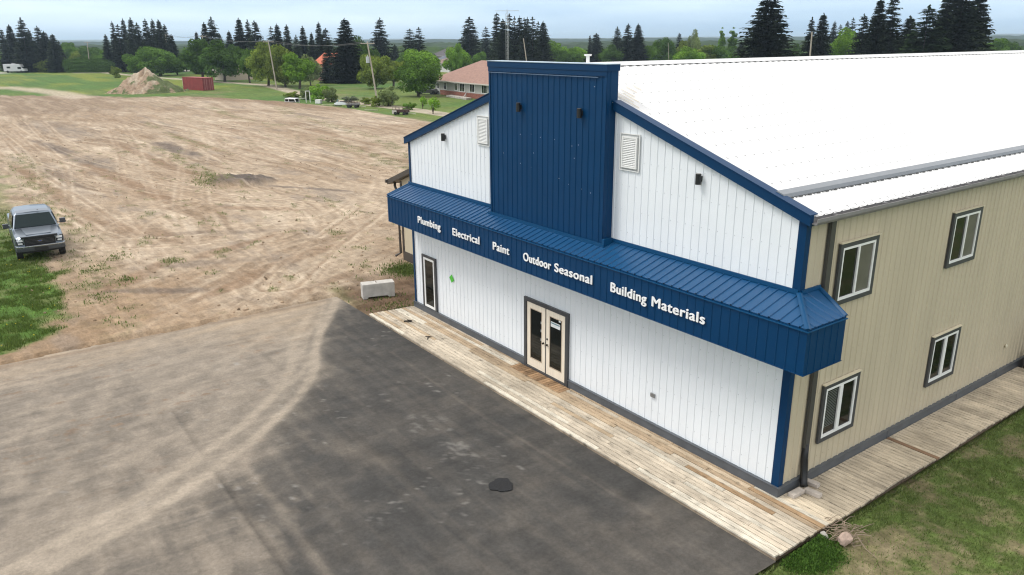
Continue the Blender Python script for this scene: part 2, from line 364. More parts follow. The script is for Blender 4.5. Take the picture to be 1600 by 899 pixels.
# --- grass areas
edge = (fbm(X / 1.4, Y / 1.4, 4, 81) - .5) * 2.4
yl = np.interp(X, [-80, -72, -53, -45.7, -33, -28, -24.2, -22.1, -20.8, -20.3], [-13, -10.2, -10.2, -10.1, -10.6, -10.5, -10.7, -11.3, -12.0, -13.4])
gl = sstep(.5, -.5, Y - yl + edge * 1.3) * (X < -19.9) * sstep(-78, -70, X)                   # verge at the left with the truck
gl *= .55 + .45 * sstep(-45, -33, X + edge * 3)
ybk = np.interp(X, [-9400, -190, -174, -154, -148, -123.4, -103, -84, -74, -30, 9000], [14, 8, 10, 14.5, 26, 34.6, 37.2, 36.4, 36.2, 35, 35])
gb = sstep(-.3, .6, Y - ybk + edge * .6)
xl = np.interp(Y, [-400, -6, 0, 10, 14, 16, 40], [-176, -176, -174, -164, -158, -152, -150])
gb = np.maximum(gb, sstep(.5, -.8, X - xl + edge * 1.5))
gb = np.maximum(gb, (Y < -16) * (X < -25) * 1.0 * sstep(-76, -70, X))
gmask = np.maximum(gl, gb)
gcol = mixc(np.broadcast_to(fieldg, base.shape).copy(), np.broadcast_to(A((.115, .155, .038)), base.shape), sstep(.35, .7, n3))
gcol = mixc(gcol, np.broadcast_to(lush, base.shape), gl * .5)
gcol = mixc(gcol, np.broadcast_to(A((.14, .15, .06)), base.shape), gl * sstep(.5, .7, fbm(X / .7, Y / .7, 4, 86)) * .7)
gcol = mixc(gcol, np.broadcast_to(A((.24, .24, .03)), base.shape), (X < -170) * (X > -330) * sstep(.5, .7, fbm(X / 18, Y / 5, 3, 83)) * .45)  # dandelions
gcol = mixc(gcol, np.broadcast_to(dry, base.shape), sstep(.55, .72, fbm(X / 6, Y / 6, 3, 84)) * .4 * (X > -160))
gcol *= (.75 + .5 * n2)[..., None]
base = mixc(base, gcol, gmask)
dz = dz * (1 - gmask * .6)
# right-hand lawn, thin and patchy
rl = sstep(.9, 1.25, X) * (Y > -200)
rm = sstep(.33, .55, fbm(X / .8, Y / .8, 5, 90, .62) + .12 * (n1 - .5) + .07 * sstep(2, 4, X) * sstep(1, 4, Y)); rm = np.maximum(rm, sstep(.9, .2, np.hypot((X - 1.45) / .6, (Y + 1.25) / .75)))
rcol = mixc(np.broadcast_to(A((.165, .145, .078)), base.shape).copy(), np.broadcast_to(A((.085, .135, .030)), base.shape), rm * .9)
rcol = mixc(rcol, np.broadcast_to(A((.23, .19, .12)), base.shape), sstep(.6, .75, fbm(X / .35, Y / .35, 3, 91)) * .6)
rcol *= (.7 + .6 * fbm(X / .12, Y / .12, 2, 92))[..., None]
base = mixc(base, rcol, rl)
# bare dark-brown earth beside the end of the deck
be = sstep(-21.5, -19.0, X + edge) * (X < -12) * sstep(-2.0, -1.5, Y) * sstep(9, 3, Y)
bec = mixc(np.broadcast_to(A((.155, .105, .07)), base.shape).copy(), np.broadcast_to(A((.16, .145, .075)), base.shape), sstep(.4, .6, n1))
bec = mixc(bec, np.broadcast_to(A((.055, .10, .02)), base.shape), sstep(1.2, .5, np.hypot((X + 20.6) / 1.0, (Y - 2.2) / .8) + edge * .15))
bec *= (.7 + .6 * n2)[..., None]
base = mixc(base, bec, be)
# far roads: gravel road past the houses, drive loop, farm fields
rd = [( -420, 33), (-330, 34), (-245, 40), (-200, 47), (-176, 51), (-150, 46.5), (-124, 41.9), (-107, 43.6), (-95, 43.6), (-80, 43.2), (-55, 41.5), (-20, 40)]
rdm = sstep(2.0, 1.4, pdist(X, Y, rd) + edge * .2); base = mixc(base, np.broadcast_to(A((.40, .34, .27)), base.shape) * (.85 + .3 * n2)[..., None], rdm * .85)
dr = [(-158, 9), (-176, 8), (-200, 4), (-230, -8)]
drm = sstep(4.2, 1.2, pdist(X, Y, dr) + edge * .3); base = mixc(base, np.broadcast_to(A((.42, .35, .27)), base.shape), drm * .8)
hr = [(-345, -120), (-318, 10), (-300, 45), (-262, 110)]
base = mixc(base, np.broadcast_to(A((.40, .37, .33)), base.shape), sstep(3.4, 2.6, pdist(X, Y, hr)))
far = sstep(330, 600, np.hypot(X, Y))
fcol = mixc(np.broadcast_to(A((.035, .058, .022)), base.shape).copy(), np.broadcast_to(A((.07, .09, .04)), base.shape), sstep(.5, .6, vnoise(X / 350, Y / 350, 97)))
base = mixc(base, fcol, far)
base = mixc(base, np.broadcast_to(A((.17, .125, .085)), base.shape), 0 * X)
Z = np.full(X.shape, ZG - .02) + dz
# keep the soil below the tarmac, let it spill over at the tarmac's edge
tar = (X > -19.25 + (n1 - .5) * .5) & (X < 1.35) & (Y < -1.75)
Z = np.where(tar, ZG - .12, Z); Z = np.where((X > -17.5) & (X < 1.45) & (Y > -2.3), ZG - .16, Z)
Z = Z + .05 * sstep(-22, -19.6, X) * (~tar) * (X < -19) + np.where((X > 1.35), .03, 0)
V = np.stack([X, Y, Z], -1).reshape(-1, 3)
ii = (np.arange(nx - 1)[:, None] * ny + np.arange(ny - 1)[None, :]).ravel()
F = np.stack([ii, ii + ny, ii + ny + 1, ii + 1], 1)
def earthmat(name, k, bumps, aniso, spec=.15, seedscale=1.0):
    m = bpy.data.materials.new(name); m.use_nodes = True; nt = m.node_tree; b = nt.nodes['Principled BSDF']; N = nt.nodes.new; Lk = nt.links.new
    b.inputs['Roughness'].default_value = .95; b.inputs['Specular IOR Level'].default_value = spec
    a = N('ShaderNodeAttribute'); a.attribute_name = 'Col'; t = N('ShaderNodeTexCoord'); cur = a.outputs['Color']; hsum = None
    for i, (sc_, det, amp, strx, stry) in enumerate([(2.2, 12, k, 1, 1), (14, 6, k * .9, 1, 1), (48, 3, k * .8, 1, 1)] + aniso):
        mp_ = N('ShaderNodeMapping'); mp_.inputs['Scale'].default_value = (strx, stry, 1); mp_.inputs['Location'].default_value = (i * 3.7, i * 9.1, 0)
        n = N('ShaderNodeTexNoise'); n.inputs['Scale'].default_value = sc_; n.inputs['Detail'].default_value = det; n.inputs['Roughness'].default_value = .62
        if i > 2: n.inputs['Distortion'].default_value = .6
        Lk(t.outputs['Object'], mp_.inputs['Vector']); Lk(mp_.outputs['Vector'], n.inputs['Vector'])
        mr = N('ShaderNodeMapRange'); mr.inputs[1].default_value = .3; mr.inputs[2].default_value = .7; mr.inputs[3].default_value = 1 - amp; mr.inputs[4].default_value = 1 + amp
        Lk(n.outputs['Fac'], mr.inputs[0]); v = N('ShaderNodeVectorMath'); v.operation = 'SCALE'; Lk(cur, v.inputs[0]); Lk(mr.outputs[0], v.inputs['Scale']); cur = v.outputs['Vector']
        if i < 3:
            bp = N('ShaderNodeBump'); bp.inputs['Strength'].default_value = bumps; bp.inputs['Distance'].default_value = (.06, .015, .006)[i]
            Lk(n.outputs['Fac'], bp.inputs['Height'])
            if hsum is not None: Lk(hsum, bp.inputs['Normal'])
            hsum = bp.outputs['Normal']
    Lk(cur, b.inputs['Base Color']); Lk(hsum, b.inputs['Normal']); MATS[name] = m; return m
ground_m = earthmat('soil', .22, .9, [(1.5, 8, .16, .25, 1.6), (4.5, 8, .11, .3, 1.6)])
me = npmesh('ground', V, F, [ground_m], col=base.reshape(-1, 3), smooth=True)
tag(link(bpy.data.objects.new('ground', me)), kind='structure')
def gz(x, y):
    i = min(max(np.searchsorted(gx, x), 1), nx - 1); j = min(max(np.searchsorted(gy, y), 1), ny - 1); return float(Z[i, j])

# ---- tarmac yard
ax = np.arange(-19.7, 1.36, .075); ay = np.concatenate([np.arange(-60, -18, 1.0), np.arange(-18, -1.80, .075), [-1.80]])
AX, AY = np.meshgrid(ax, ay, indexing='ij')
m1 = fbm(AX / 2.6, AY / 2.6, 5, 101, .58); m2 = fbm(AX / .45, AY / .45, 4, 102)
# tongues of dust run from the lot along the way cars drive
bnd = [(-19.3, -1.9), (-15.4, -4.4), (-12.1, -6.2), (-8.8, -8.0), (-5.9, -9.2), (-3.1, -11.4), (2, -16)]
bx, by = np.array(bnd).T; ylim = np.interp(AX, bx, by)
side = (ylim - AY)                                    # >0 on the dusty side
dust = sstep(-1.1, 1.5, side + (m1 - .5) * 3.4 + (m2 - .5) * .8) * np.interp(AX, [-19, -14, -9, -4, 0], [1.0, .84, .62, .42, .32])
wv = (fbm(AX / 5, AY / 5, 2, 111) - .5) * 3
rot = fbm((AX + wv + AY * .12) / .55, (AY) / 6, 5, 103, .6)
dust = dust * (.72 + .36 * sstep(.36, .62, rot))
dust += .30 * sstep(.62, .75, fbm((AX + wv) / .28, AY / 4.5, 3, 113)) * sstep(-2, 3, side) * .7 - .14 * sstep(.6, .75, fbm((AX + wv) / .22, AY / 3.5, 3, 114)) * sstep(-2, 3, side)
dust += .34 * sstep(.50, .70, fbm(AX / 1.8, AY / .6, 5, 104, .62)) * sstep(3.4, -.2, -side)
dust += .13 * sstep(.42, .72, m1) + .08 * sstep(.5, .7, m2) + .14 * 0.6 * sstep(.46, .66, fbm(AX / 7, AY / .22, 4, 115, .6))
for l, g, w, k in [([(-18.8, -2.3), (-15.4, -4.5), (-12.5, -5.9), (-10.5, -7.7), (-9.4, -9.1), (-8.2, -10.9), (-7.1, -13.3), (-5.5, -17)], .36, .11, .95),
                   ([(-19.6, -1.8), (-17.2, -3.0), (-15.8, -4.0), (-13.8, -5.2), (-12.4, -6.4)], .22, .09, .8),
                   ([(-10.6, -7.2), (-8.8, -8.75), (-6.6, -8.85), (-3.4, -8.9), (1.3, -9)], .0, .12, .40),
                   ([(-19.3, -9), (-14, -10.3), (-10, -12), (-7.5, -14), (-6, -17)], .7, .22, .3),
                   ([(-19.3, -6), (-15, -7.6), (-11, -9.6), (-8, -13), (-7, -18)], .7, .25, .3),
                   ([(-11.3, -6.8), (-8, -6.6), (-6.4, -6.0)], .0, .25, .22), ([(-1, -2.6), (-7, -2.9), (-12.6, -2.75)], 0, .05, .2)]:
    d = pdist(AX, AY, smoothline(l, 5)); dust += k * np.exp(-((d - g) / w) ** 2) * (.6 + .4 * sstep(.3, .6, m2))
dust = np.clip(dust, 0, 1)
seam = np.zeros_like(dust)
for l, k in [([(-8.6, -9.5), (-4.0, -9.5), (1.4, -9.5)], .5), ([(-12.3, -9.5), (-9.5, -9.5)], .36), ([(-17.5, -6.2), (-12.0, -6.1), (-4, -6.1)], .2)]:
    seam = np.maximum(seam, k * np.exp(-(pdist(AX, AY, l) / .07) ** 2))
spots = sstep(.70, .80, fbm(AX / .22, AY / .16, 4, 105, .6)) * sstep(.45, .65, fbm(AX / 2.4, AY / 2.4, 3, 106))
ds = np.hypot((AX + 6.6) / 2.4, (AY + 4.4) / .9); spots = np.maximum(spots, .55 * sstep(1.1, .4, ds) * sstep(.60, .72, fbm(AX / .25, AY / .2, 4, 107, .6)))
def mixa(a, b, f): return a + (np.array(b) - a) * f[..., None]
ac = np.ones(AX.shape + (3,)) * np.array((.055, .053, .050)); ac *= (.86 + .28 * fbm(AX / 1.1, AY / 1.1, 5, 108, .62))[..., None]
ac = mixa(ac, (.262, .222, .178), dust * .86); ac = mixa(ac, (.022, .021, .020), seam)
ac = mixa(ac, (.30, .285, .26), spots * .5)
mud = sstep(.62, .72, fbm(AX / .16, AY / .34, 4, 109, .65)) * sstep(.5, .62, fbm(AX / .7, AY / 3, 3, 117)) * sstep(.3, .6, dust) * sstep(-7, -13, AX + (m1 - .5) * 6)
ac = mixa(ac, (.20, .135, .09), mud * .65)
tA = smoothline([(-18.8, -2.3), (-15.4, -4.5), (-12.5, -5.9), (-10.5, -7.7), (-9.4, -9.1), (-8.2, -10.9), (-7.1, -13.3), (-5.5, -17)], 5); dA = pdist(AX, AY, tA)
pA = np.exp(-((dA - .36) / .13) ** 2) + .55 * np.exp(-(dA / .7) ** 2)
dB = pdist(AX, AY, smoothline([(-19.2, -3.5), (-17, -6), (-15.2, -9), (-14, -13), (-13.5, -17)], 5)); dC = pdist(AX, AY, smoothline([(-18.6, -2.6), (-15.6, -5.6), (-12.8, -8.4), (-11, -11.5), (-10, -16)], 5))
pA = pA + .45 * np.exp(-((dB - .72) / .16) ** 2) + .40 * np.exp(-((dC - .72) / .16) ** 2)
ac = mixa(ac, (.36, .305, .240), np.clip(pA, 0, 1) * .62 * (.65 + .5 * m2))
sp = sstep(-14.2, -18.8, AX + (m1 - .5) * 3.2 + (m2 - .5) * 1.4 + 1.4 * sstep(-5, -9, AY)) * sstep(.9, -.6, -side + .2)
ac = mixa(ac, (.33, .262, .190), sp * (.55 + .45 * sstep(.4, .65, rot)))
ac = mixa(ac, (.20, .145, .10), np.exp(-((AX + 18.9 + (m1 - .5) * .9) / .16) ** 2) * .6 * sstep(-1.9, -3, AY))
AZ = np.full(AX.shape, ZG) + (m1 - .5) * .02 * sstep(-2.0, -3, AY) + .02 * mud
AZ = np.where(AX < -19.0 + (m1 - .5) * .8, ZG - .20, AZ)
VA = np.stack([AX, AY, AZ], -1).reshape(-1, 3); na, nb = AX.shape
ii = (np.arange(na - 1)[:, None] * nb + np.arange(nb - 1)[None, :]).ravel()
tar_m = earthmat('tarmac', .16, .35, [(1.6, 8, .12, 1.8, .22)], spec=.25)
me = npmesh('asphalt_yard', VA, np.stack([ii, ii + nb, ii + nb + 1, ii + 1], 1), [tar_m], col=ac.reshape(-1, 3), smooth=True)
tag(link(bpy.data.objects.new('asphalt_yard', me)), kind='structure')
q = MB(); pts = []
for k in range(40):
    a = 2 * math.pi * k / 40; r = .275 + .025 * math.sin(3 * a + 1) + .015 * math.sin(7 * a) + random.uniform(-.008, .008); pts.append((-4.04 + r * math.cos(a), -4.49 + r * math.sin(a) * 1.0, ZG + .012))
q.prism(pts, (0, 0, .012)); o = q.build('asphalt_patch', mat('fresh_tar', (.010, .010, .011), .8, noise=.3, nscale=20, bump=.5)); tag(o, kind='structure')

# ------------------------------------------------------------------ main building
Lb, He, Hr, Dp = 15.85, 6.22, 8.84, 34.0
def top_front(x): return He + (Hr - He) * (1 - abs(x + Lb / 2) / (Lb / 2))
def ribprof(u0, u1, pitch=.229, h=.018, base=.05, topw=.022, off=.1):
    """breakpoints (u, d) of a ribbed sheet"""
    out = [(u0, 0)]; u = u0 + off
    while u + base < u1:
        out += [(u, 0), (u + (base - topw) / 2, h), (u + (base + topw) / 2, h), (u + base, 0)]; u += pitch
    out.append((u1, 0)); return out
def ribbed(mb, prof, lo, hi, P, extra=()):
    """prof in u; lo(u), hi(u) give v limits; P(u, v, d) -> 3-D"""
    pr = list(prof)
    for e in extra:
        for i in range(len(pr) - 1):
            if pr[i][0] < e < pr[i + 1][0]:
                t = (e - pr[i][0]) / (pr[i + 1][0] - pr[i][0]); pr.insert(i + 1, (e, pr[i][1] * (1 - t) + pr[i + 1][1] * t)); break
    for (ua, da), (ub, db) in zip(pr[:-1], pr[1:]):
        if hi(ua) - lo(ua) < 1e-4 and hi(ub) - lo(ub) < 1e-4: continue
        mb.quad(P(ua, lo(ua), da), P(ub, lo(ub), db), P(ub, hi(ub), db), P(ua, hi(ua), da))
def screws(mb, prof, rows, ok, P, idx, s=.0085):
    mb.cur = idx; us = [(prof[i][0] + prof[i + 1][0]) / 2 for i in range(len(prof) - 1) if prof[i][1] > 0 and prof[i + 1][1] > 0]
    for v in rows:
        for u in us:
            uu = u + .05
            if not ok(uu, v): continue
            pa = [Vector(P(uu + s * math.cos(a), v + s * math.sin(a), .0)) for a in [k * math.pi / 3 for k in range(6)]]
            nrm = (Vector(P(uu, v, 1)) - Vector(P(uu, v, 0))).normalized() * .008
            mb.prism(pa, nrm)
    mb.cur = 0

B = empty('commercial_building', (0, 0, 0), label='large white-fronted metal building with blue sign tower, blue canopy and beige side', cat='building')
# front wall
q = MB(); pf = ribprof(-Lb + .02, -.02, off=.12, h=.013, base=.036, topw=.016)
PF = lambda u, v, d: (u, -d, v)
ribbed(q, pf, lambda u: .2, top_front, PF, extra=(-Lb / 2,))
screws(q, pf, [.55, 1.25, 1.95, 2.65, 3.2, 4.95, 5.5, 6.1, 6.7, 7.3, 7.9], lambda u, v: v < top_front(u) - .3 and not (-9.1 < u < -6.95 and v < 2.3) and not (-15.3 < u < -14.1 and v < 2.3) and not (-10.4 < u < -5.4 and v > 4.5) and random.random() < .9, PF, 1)
q.build('front_wall', [white_m, screw_m], B)
# side wall (beige), back and far side
q = MB(); ps = ribprof(.0, Dp, off=.16, base=.07, topw=.03, h=.02)
PS = lambda u, v, d: (d, u, v)
ribbed(q, ps, lambda u: .2, lambda u: 6.12, PS)
pss = [p for p in ps if p[0] < 13]
screws(q, pss, [.5, 1.3, 2.1, 2.9, 3.7, 4.5, 5.3], lambda u, v: random.random() < .55, PS, 1, .008)
q.build('side_wall', [beige_m, mat('beige_screw', (.34, .29, .2), .5)], B)
q = MB(); ribbed(q, ribprof(.0, Dp), lambda u: .2, lambda u: 6.2, lambda u, v, d: (-Lb - d, Dp - u, v))
ribbed(q, ribprof(-Lb, 0), lambda u: .2, top_front, lambda u, v, d: (u, Dp + d, v), extra=(-Lb / 2,)); q.build('rear_wall', beige_m, B)
# plinth flashing
q = MB()
q.box((-Lb - .06, -.065, -.12), (-9.02, -.003, .21)); q.box((-7.0, -.065, -.12), (.06, -.003, .21)); q.box((.003, -.003, -.12), (.06, Dp, .21))
q.box((-Lb - .06, -.085, .21), (-9.02, -.001, .228)); q.box((-7.0, -.085, .21), (.085, -.001, .228)); q.box((.001, 0.0, .21), (.085, Dp, .228))
for yy in (4.36, 7.9, 10.3): q.box((.06, yy, -.1), (.068, yy + .03, .19))
q.build('foundation_skirt', skirt_m, B)
# roof
k = (Hr - He) / (Lb / 2); sl = math.hypot(1, k)
q = MB(); pr_ = ribprof(-.12, Dp, pitch=.305, h=.02, base=.07, topw=.03)
PR = lambda u, v, d: (.14 - v / sl + d * k / sl, u, He + .035 + (v / sl - .14) * k + d / sl)
vr = (Lb / 2 + .14) * sl
ribbed(q, pr_, lambda u: 0, lambda u: vr, PR)
PL = lambda u, v, d: (-Lb - .14 + v / sl - d * k / sl, u, He + .035 + (v / sl - .14) * k + d / sl)
ribbed(q, pr_, lambda u: 0, lambda u: vr, PL)
screws(q, pr_, [.12 + .62 * i for i in range(14)], lambda u, v: u > .1 and random.random() < .9, PR, 1, .036)
q.cur = 2
for i, (u, v0, v1) in enumerate([(.32, 5.4, 6.3), (.47, 5.75, 6.5), (.16, 5.2, 5.9), (.78, 6.05, 6.6), (.62, 5.7, 6.35), (1.08, 6.3, 6.75), (1.38, 6.45, 6.8)]):
    q.quad(PR(u, v0, .024), PR(u + .035, v0 + .05, .024), PR(u + .028, v1, .024), PR(u + .006, v1, .024))
q.build('roof', [roof_m, mat('roof_screw', (.22, .22, .22), .6), stain_m], B)
q = MB(); xm = -Lb / 2
q.prism([(xm - .28, -.1, Hr + .035 - .28 * k + .03), (xm, -.1, Hr + .065), (xm + .28, -.1, Hr + .035 - .28 * k + .03), (xm + .28, -.1, Hr + .04 - .28 * k + .02), (xm, -.1, Hr + .045), (xm - .28, -.1, Hr + .04 - .28 * k + .02)], (0, Dp + .1, 0))
q.cur = 1; u = -.1 + .10
while u < Dp - .3:
    a = Vector(PR(u, (Lb / 2 + .14 - .281) * sl, .026)); q.prism([a, a + Vector((.012, 0, -.004)), a + Vector((.012, .19, -.004)), a + Vector((0, .19, 0))], (0, 0, -.022)); u += .305
q.build('ridge_cap', [roof_m, mat('closure_dark', (.09, .09, .09), .8)], B)
# raised flashing strip that runs along the low part of the roof
q = MB()
def pr(x, h): return He + .035 + (-x) * k + h
q.prism([(-.80, .02, pr(-.80, .025)), (-.76, .02, pr(-.76, .085)), (-.60, .02, pr(-.60, .085)), (-.565, .02, pr(-.565, .03)), (-.565, .02, pr(-.565, .022)), (-.80, .02, pr(-.80, .022))], (0, Dp, 0))
q.cur = 1; u = .2
while u < Dp - .3:
    q.box((-.562, u, pr(-.56, -.02)), (-.545, u + .19, pr(-.56, .022))); u += .305
q.build('roof_flashing', [mat('galvanised', (.20, .215, .235), .5, noise=.08, nscale=2), MATS['closure_dark']], B)
# gutter
q = MB()
q.prism([(.10, -.05, 6.22), (.10, -.05, 6.08), (.22, -.05, 6.06), (.26, -.05, 6.12), (.26, -.05, 6.19), (.245, -.05, 6.19), (.24, -.05, 6.10), (.12, -.05, 6.10), (.115, -.05, 6.22)], (0, Dp, 0))
u = .6
while u < Dp: q.box((.11, u, 6.195), (.262, u + .03, 6.205)); u += .91
q.build('gutter', gutter_m, B)
q = MB(); q.box((-.01, 0, 6.02), (.11, Dp, 6.2)); q.build('eave_fascia', grey_m, B)
# rake trims
for sgn in (1, -1):
    q = MB()
    def rp_(x, h): return (x, He + .035 + (Lb / 2 - abs(x + Lb / 2)) * k + h)
    xe = .14 if sgn > 0 else -Lb - .14; xt = -5.42 if sgn > 0 else -10.38
    a = rp_(xe, 0); b = rp_(xt, 0)
    q.prism([(a[0], -.12, a[1] + .04), (b[0], -.12, b[1] + .04), (b[0], -.12, b[1] - .17), (a[0], -.12, a[1] - .17)], (0, .115, 0))
    q.prism([(a[0], -.14, a[1] + .041), (b[0], -.14, b[1] + .041), (b[0], -.14, b[1] + .058), (a[0], -.14, a[1] + .058)], (0, .26, 0))
    q.build('rake_trim', bluetrim_m, B)
for x0, x1 in ((-.15, .012), (-Lb - .012, -Lb + .10)):
    q = MB(); q.box((x0, -.03, .229), (x1, -.021, 6.18)); 
    xx = x1 if x1 > -1 else x0
    q.box((xx - (.009 if x1 > -1 else 0), -.021, .229), (xx + (0 if x1 > -1 else .009), .12, 6.15))
    if x1 > -1: q.box((.012, -.03, .229), (.03, .13, 6.10))
    q.build('corner_trim', bluetrim_m, B)

# sign tower
TWX0, TWX1, TY = -10.36, -5.45, -.30
q = MB(); pt = ribprof(TWX0, TWX1, pitch=.229, off=.14, h=.016, base=.045)
zb = 4.52
ribbed(q, pt, lambda u: zb, lambda u: 8.80, lambda u, v, d: (u, TY - d, v))
for sx, xx in ((1, TWX1), (-1, TWX0)):
    ribbed(q, ribprof(TY, .06, off=.1, h=.016), lambda u: zb, lambda u: 8.80, lambda u, v, d, xx=xx, sx=sx: (xx + sx * d, u, v))
q.quad((TWX0, .06, 7.5), (TWX1, .06, 7.5), (TWX1, .06, 8.80), (TWX0, .06, 8.80)); q.quad((TWX0, TY, 8.73), (TWX1, TY, 8.73), (TWX1, .06, 8.73), (TWX0, .06, 8.73))
q.box((TWX1 - .06, TY - .024, zb), (TWX1 + .006, TY - .017, 8.74)); q.box((TWX0 - .006, TY - .024, zb), (TWX0 + .06, TY - .017, 8.74))
q.cur = 1
for (x, z) in [(-8.9, 7.0), (-8.4, 7.05), (-8.0, 7.0), (-7.4, 7.0), (-6.7, 6.9), (-6.45, 6.95), (-6.6, 6.6), (-8.3, 6.55), (-9.3, 6.7), (-8.9, 6.2), (-8.4, 6.15), (-7.2, 6.0), (-6.8, 5.9), (-6.3, 5.85), (-6.1, 5.8), (-5.95, 5.8), (-9.3, 6.2), (-9.7, 6.4), (-5.9, 8.4), (-7.0, 6.35)]:
    q.box((x, TY - .004, z), (x + .022, TY - .001, z + .018))
tower = q.build('sign_tower', [blue_m, mat('putty_dot', (.35, .42, .5), .6)], B)
q = MB(); q.box((TWX0 - .03, TY - .05, 8.78), (TWX1 + .03, .08, 8.93)); q.box((TWX0 - .01, TY - .035, 8.66), (TWX1 + .01, TY - .019, 8.78))
q.build('tower_cap_band', bluetrim_m, tower)
q = MB(); q.box((TWX0 - .045, TY - .065, 8.93), (TWX1 + .045, .10, 8.945)); q.build('tower_cap', mat('pale_blue_flashing', (.42, .52, .60), .35, metal=.3), tower)
q = MB(); q.box((TWX0 - .0, TY - .05, 8.622), (TWX1 - .28, TY - .03, 8.64)); q.build('tower_drip_edge', mat('drip_edge', (.10, .16, .26), .4), tower)

# canopy: outer face E out from the wall, hipped return around the right corner
E_, XR, ZT, ZB, ZW, YR = .93, .86, 4.33, 3.40, 4.62, .34
XL = -Lb - .05
q = MB()
prf = ribprof(XL, XR, pitch=.229, off=.08, h=.022, base=.04, topw=.018)
def hipv(u):   # fraction of the slope available at u (hip at the right corner)
    return 1.0 if u <= 0 else max(0.0, 1 - u / XR)
PC = lambda u, v, d: (u, -E_ * (1 - v) - d * .3, ZT + (ZW - ZT) * v + d)
ribbed(q, prf, lambda u: 0, hipv, PC, extra=(0,))
prs = ribprof(-E_, YR, pitch=.229, off=.2, h=.022, base=.04, topw=.018)
def hips(u):
    if u < 0: return max(0.0, 1 + u / E_)
    return 1.0
PCs = lambda u, v, d: (XR * (1 - v) + d * .3, u + (.33 * v if u > .3 else 0), ZT + (ZW - ZT) * v + d)
ribbed(q, prs, lambda u: 0, hips, PCs, extra=(0,))
q.quad((XR, YR, ZT), (0.01, YR + .33, ZW), (0.01, YR, ZB + .9), (XR, YR, ZT - .02))
canopy = q.build('canopy_roof', mat('blue_steel_skylit', (.003, .062, .165), .38, spec=.45, noise=.06, nscale=1.5), B)  # same blue steel in a lighter tone, sky reflection painted into the colour
q = MB()  # hip cap, wall flashing, left rake, drip
def bar(a, b, w, h):
    a, b = Vector(a), Vector(b); d = (b - a).normalized(); s = d.cross(Vector((0, 0, 1))).normalized() * w; n = s.cross(d).normalized() * h
    q.prism([a - s, a + s, a + s * .3 + n, a - s * .3 + n], b - a)
bar((XR, -E_, ZT + .004), (0, 0, ZW + .03), .06, .022)
bar((XL, -E_, ZT + .004), (XL, 0, ZW + .02), .05, .03)
bar((XR, YR, ZT + .004), (0.02, YR + .33, ZW + .02), .05, .03)
q.box((XL - .03, -.05, ZW + .0), (TWX0, -.022, ZW + .09)); q.box((TWX1 + .12, -.05, ZW + .0), (.0, -.022, ZW + .09))
q.box((TWX0 - .1, TY - .055, 4.50), (TWX1 + .1, TY - .025, 4.60)); q.box((TWX1 + .02, TY - .04, 4.50), (TWX1 + .1, -.03, 4.72))
q.box((.021, .02, ZW), (.05, YR + .33, ZW + .08))
q.box((XL, -E_ - .04, ZT - .055), (XR + .04, -E_ - .012, ZT - .035)); q.box((XR + .012, -E_, ZT - .055), (XR + .04, YR, ZT - .035))
q.build('canopy_trim', mat('blue_cap', (.003, .058, .150), .42, spec=.3), canopy)
q = MB()
ribbed(q, ribprof(XL, XR, pitch=.229, off=.08, h=.012, base=.035, topw=.016), lambda u: ZB, lambda u: ZT - .005, lambda u, v, d: (u, -E_ - d, v))
ribbed(q, ribprof(-E_, YR, pitch=.229, off=.1, h=.012, base=.035, topw=.016), lambda u: ZB, lambda u: ZT - .005, lambda u, v, d: (XR + d, u, v))
q.quad((XL, -E_, ZB), (XL, -E_, ZT), (XL, 0, ZW), (XL, 0, ZB)); q.quad((XR, YR, ZB), (XR, YR, ZT), (0.02, YR + .01, ZT + .2), (0.02, YR, ZB))
q.box((XL - .01, -E_ - .02, ZB - .012), (XR + .02, -E_ + .02, ZB)); q.box((XR - .02, -E_ + .02, ZB - .012), (XR + .02, YR, ZB))
fascia = q.build('canopy_fascia', blue_m, canopy)
q = MB(); q.box((XL, -E_ + .02, ZB + .01), (XR - .02, -.003, ZB + .03)); q.box((.02, -.003, ZB + .01), (XR - .02, YR, ZB + .03)); q.build('canopy_soffit', mat('soffit_white', (.62, .64, .66), .6), canopy)
# lettering
def letters(txt, x0, x1, z, cap=.238):
    cu = bpy.data.curves.new('t', 'FONT'); cu.body = txt; cu.size = 1; cu.offset = 0; cu.extrude = .02; cu.space_character = 1.10
    to = bpy.data.objects.new('t', cu); COL.objects.link(to); bpy.context.view_layer.update()
    me = bpy.data.meshes.new_from_object(to.evaluated_get(bpy.context.evaluated_depsgraph_get())); bpy.data.objects.remove(to)
    n = len(me.vertices); co = np.empty(n * 3, np.float32); me.vertices.foreach_get('co', co); co = co.reshape(-1, 3)
    w = co[:, 0].max() - co[:, 0].min(); sx = (x1 - x0 - .032) / w; sz = cap / .729; fs = [tuple(p.vertices) for p in me.polygons]; q = MB()
    for i, (ox, oz) in enumerate(((0, 0), (.012, .003), (.024, 0))):
        vs_ = np.stack([x0 + ox + (co[:, 0] - co[:, 0].min()) * sx, -E_ - .032 - i * .003 + (-co[:, 2]) * .6, z + oz + co[:, 1] * sz], 1); q.add([tuple(v) for v in vs_], fs)
    bpy.data.meshes.remove(me); q.build('lettering', letter_m, fascia, label='raised white letters reading ' + txt)
for t, a, b in [('Plumbing', -13.70, -12.24), ('Electrical', -11.53, -10.02), ('Paint', -9.34, -8.52), ('Outdoor', -7.88, -6.66), ('Seasonal', -6.53, -5.05), ('Building', -4.40, -3.20), ('Materials', -3.05, -1.50)]:
    letters(t, a, b, 3.735)

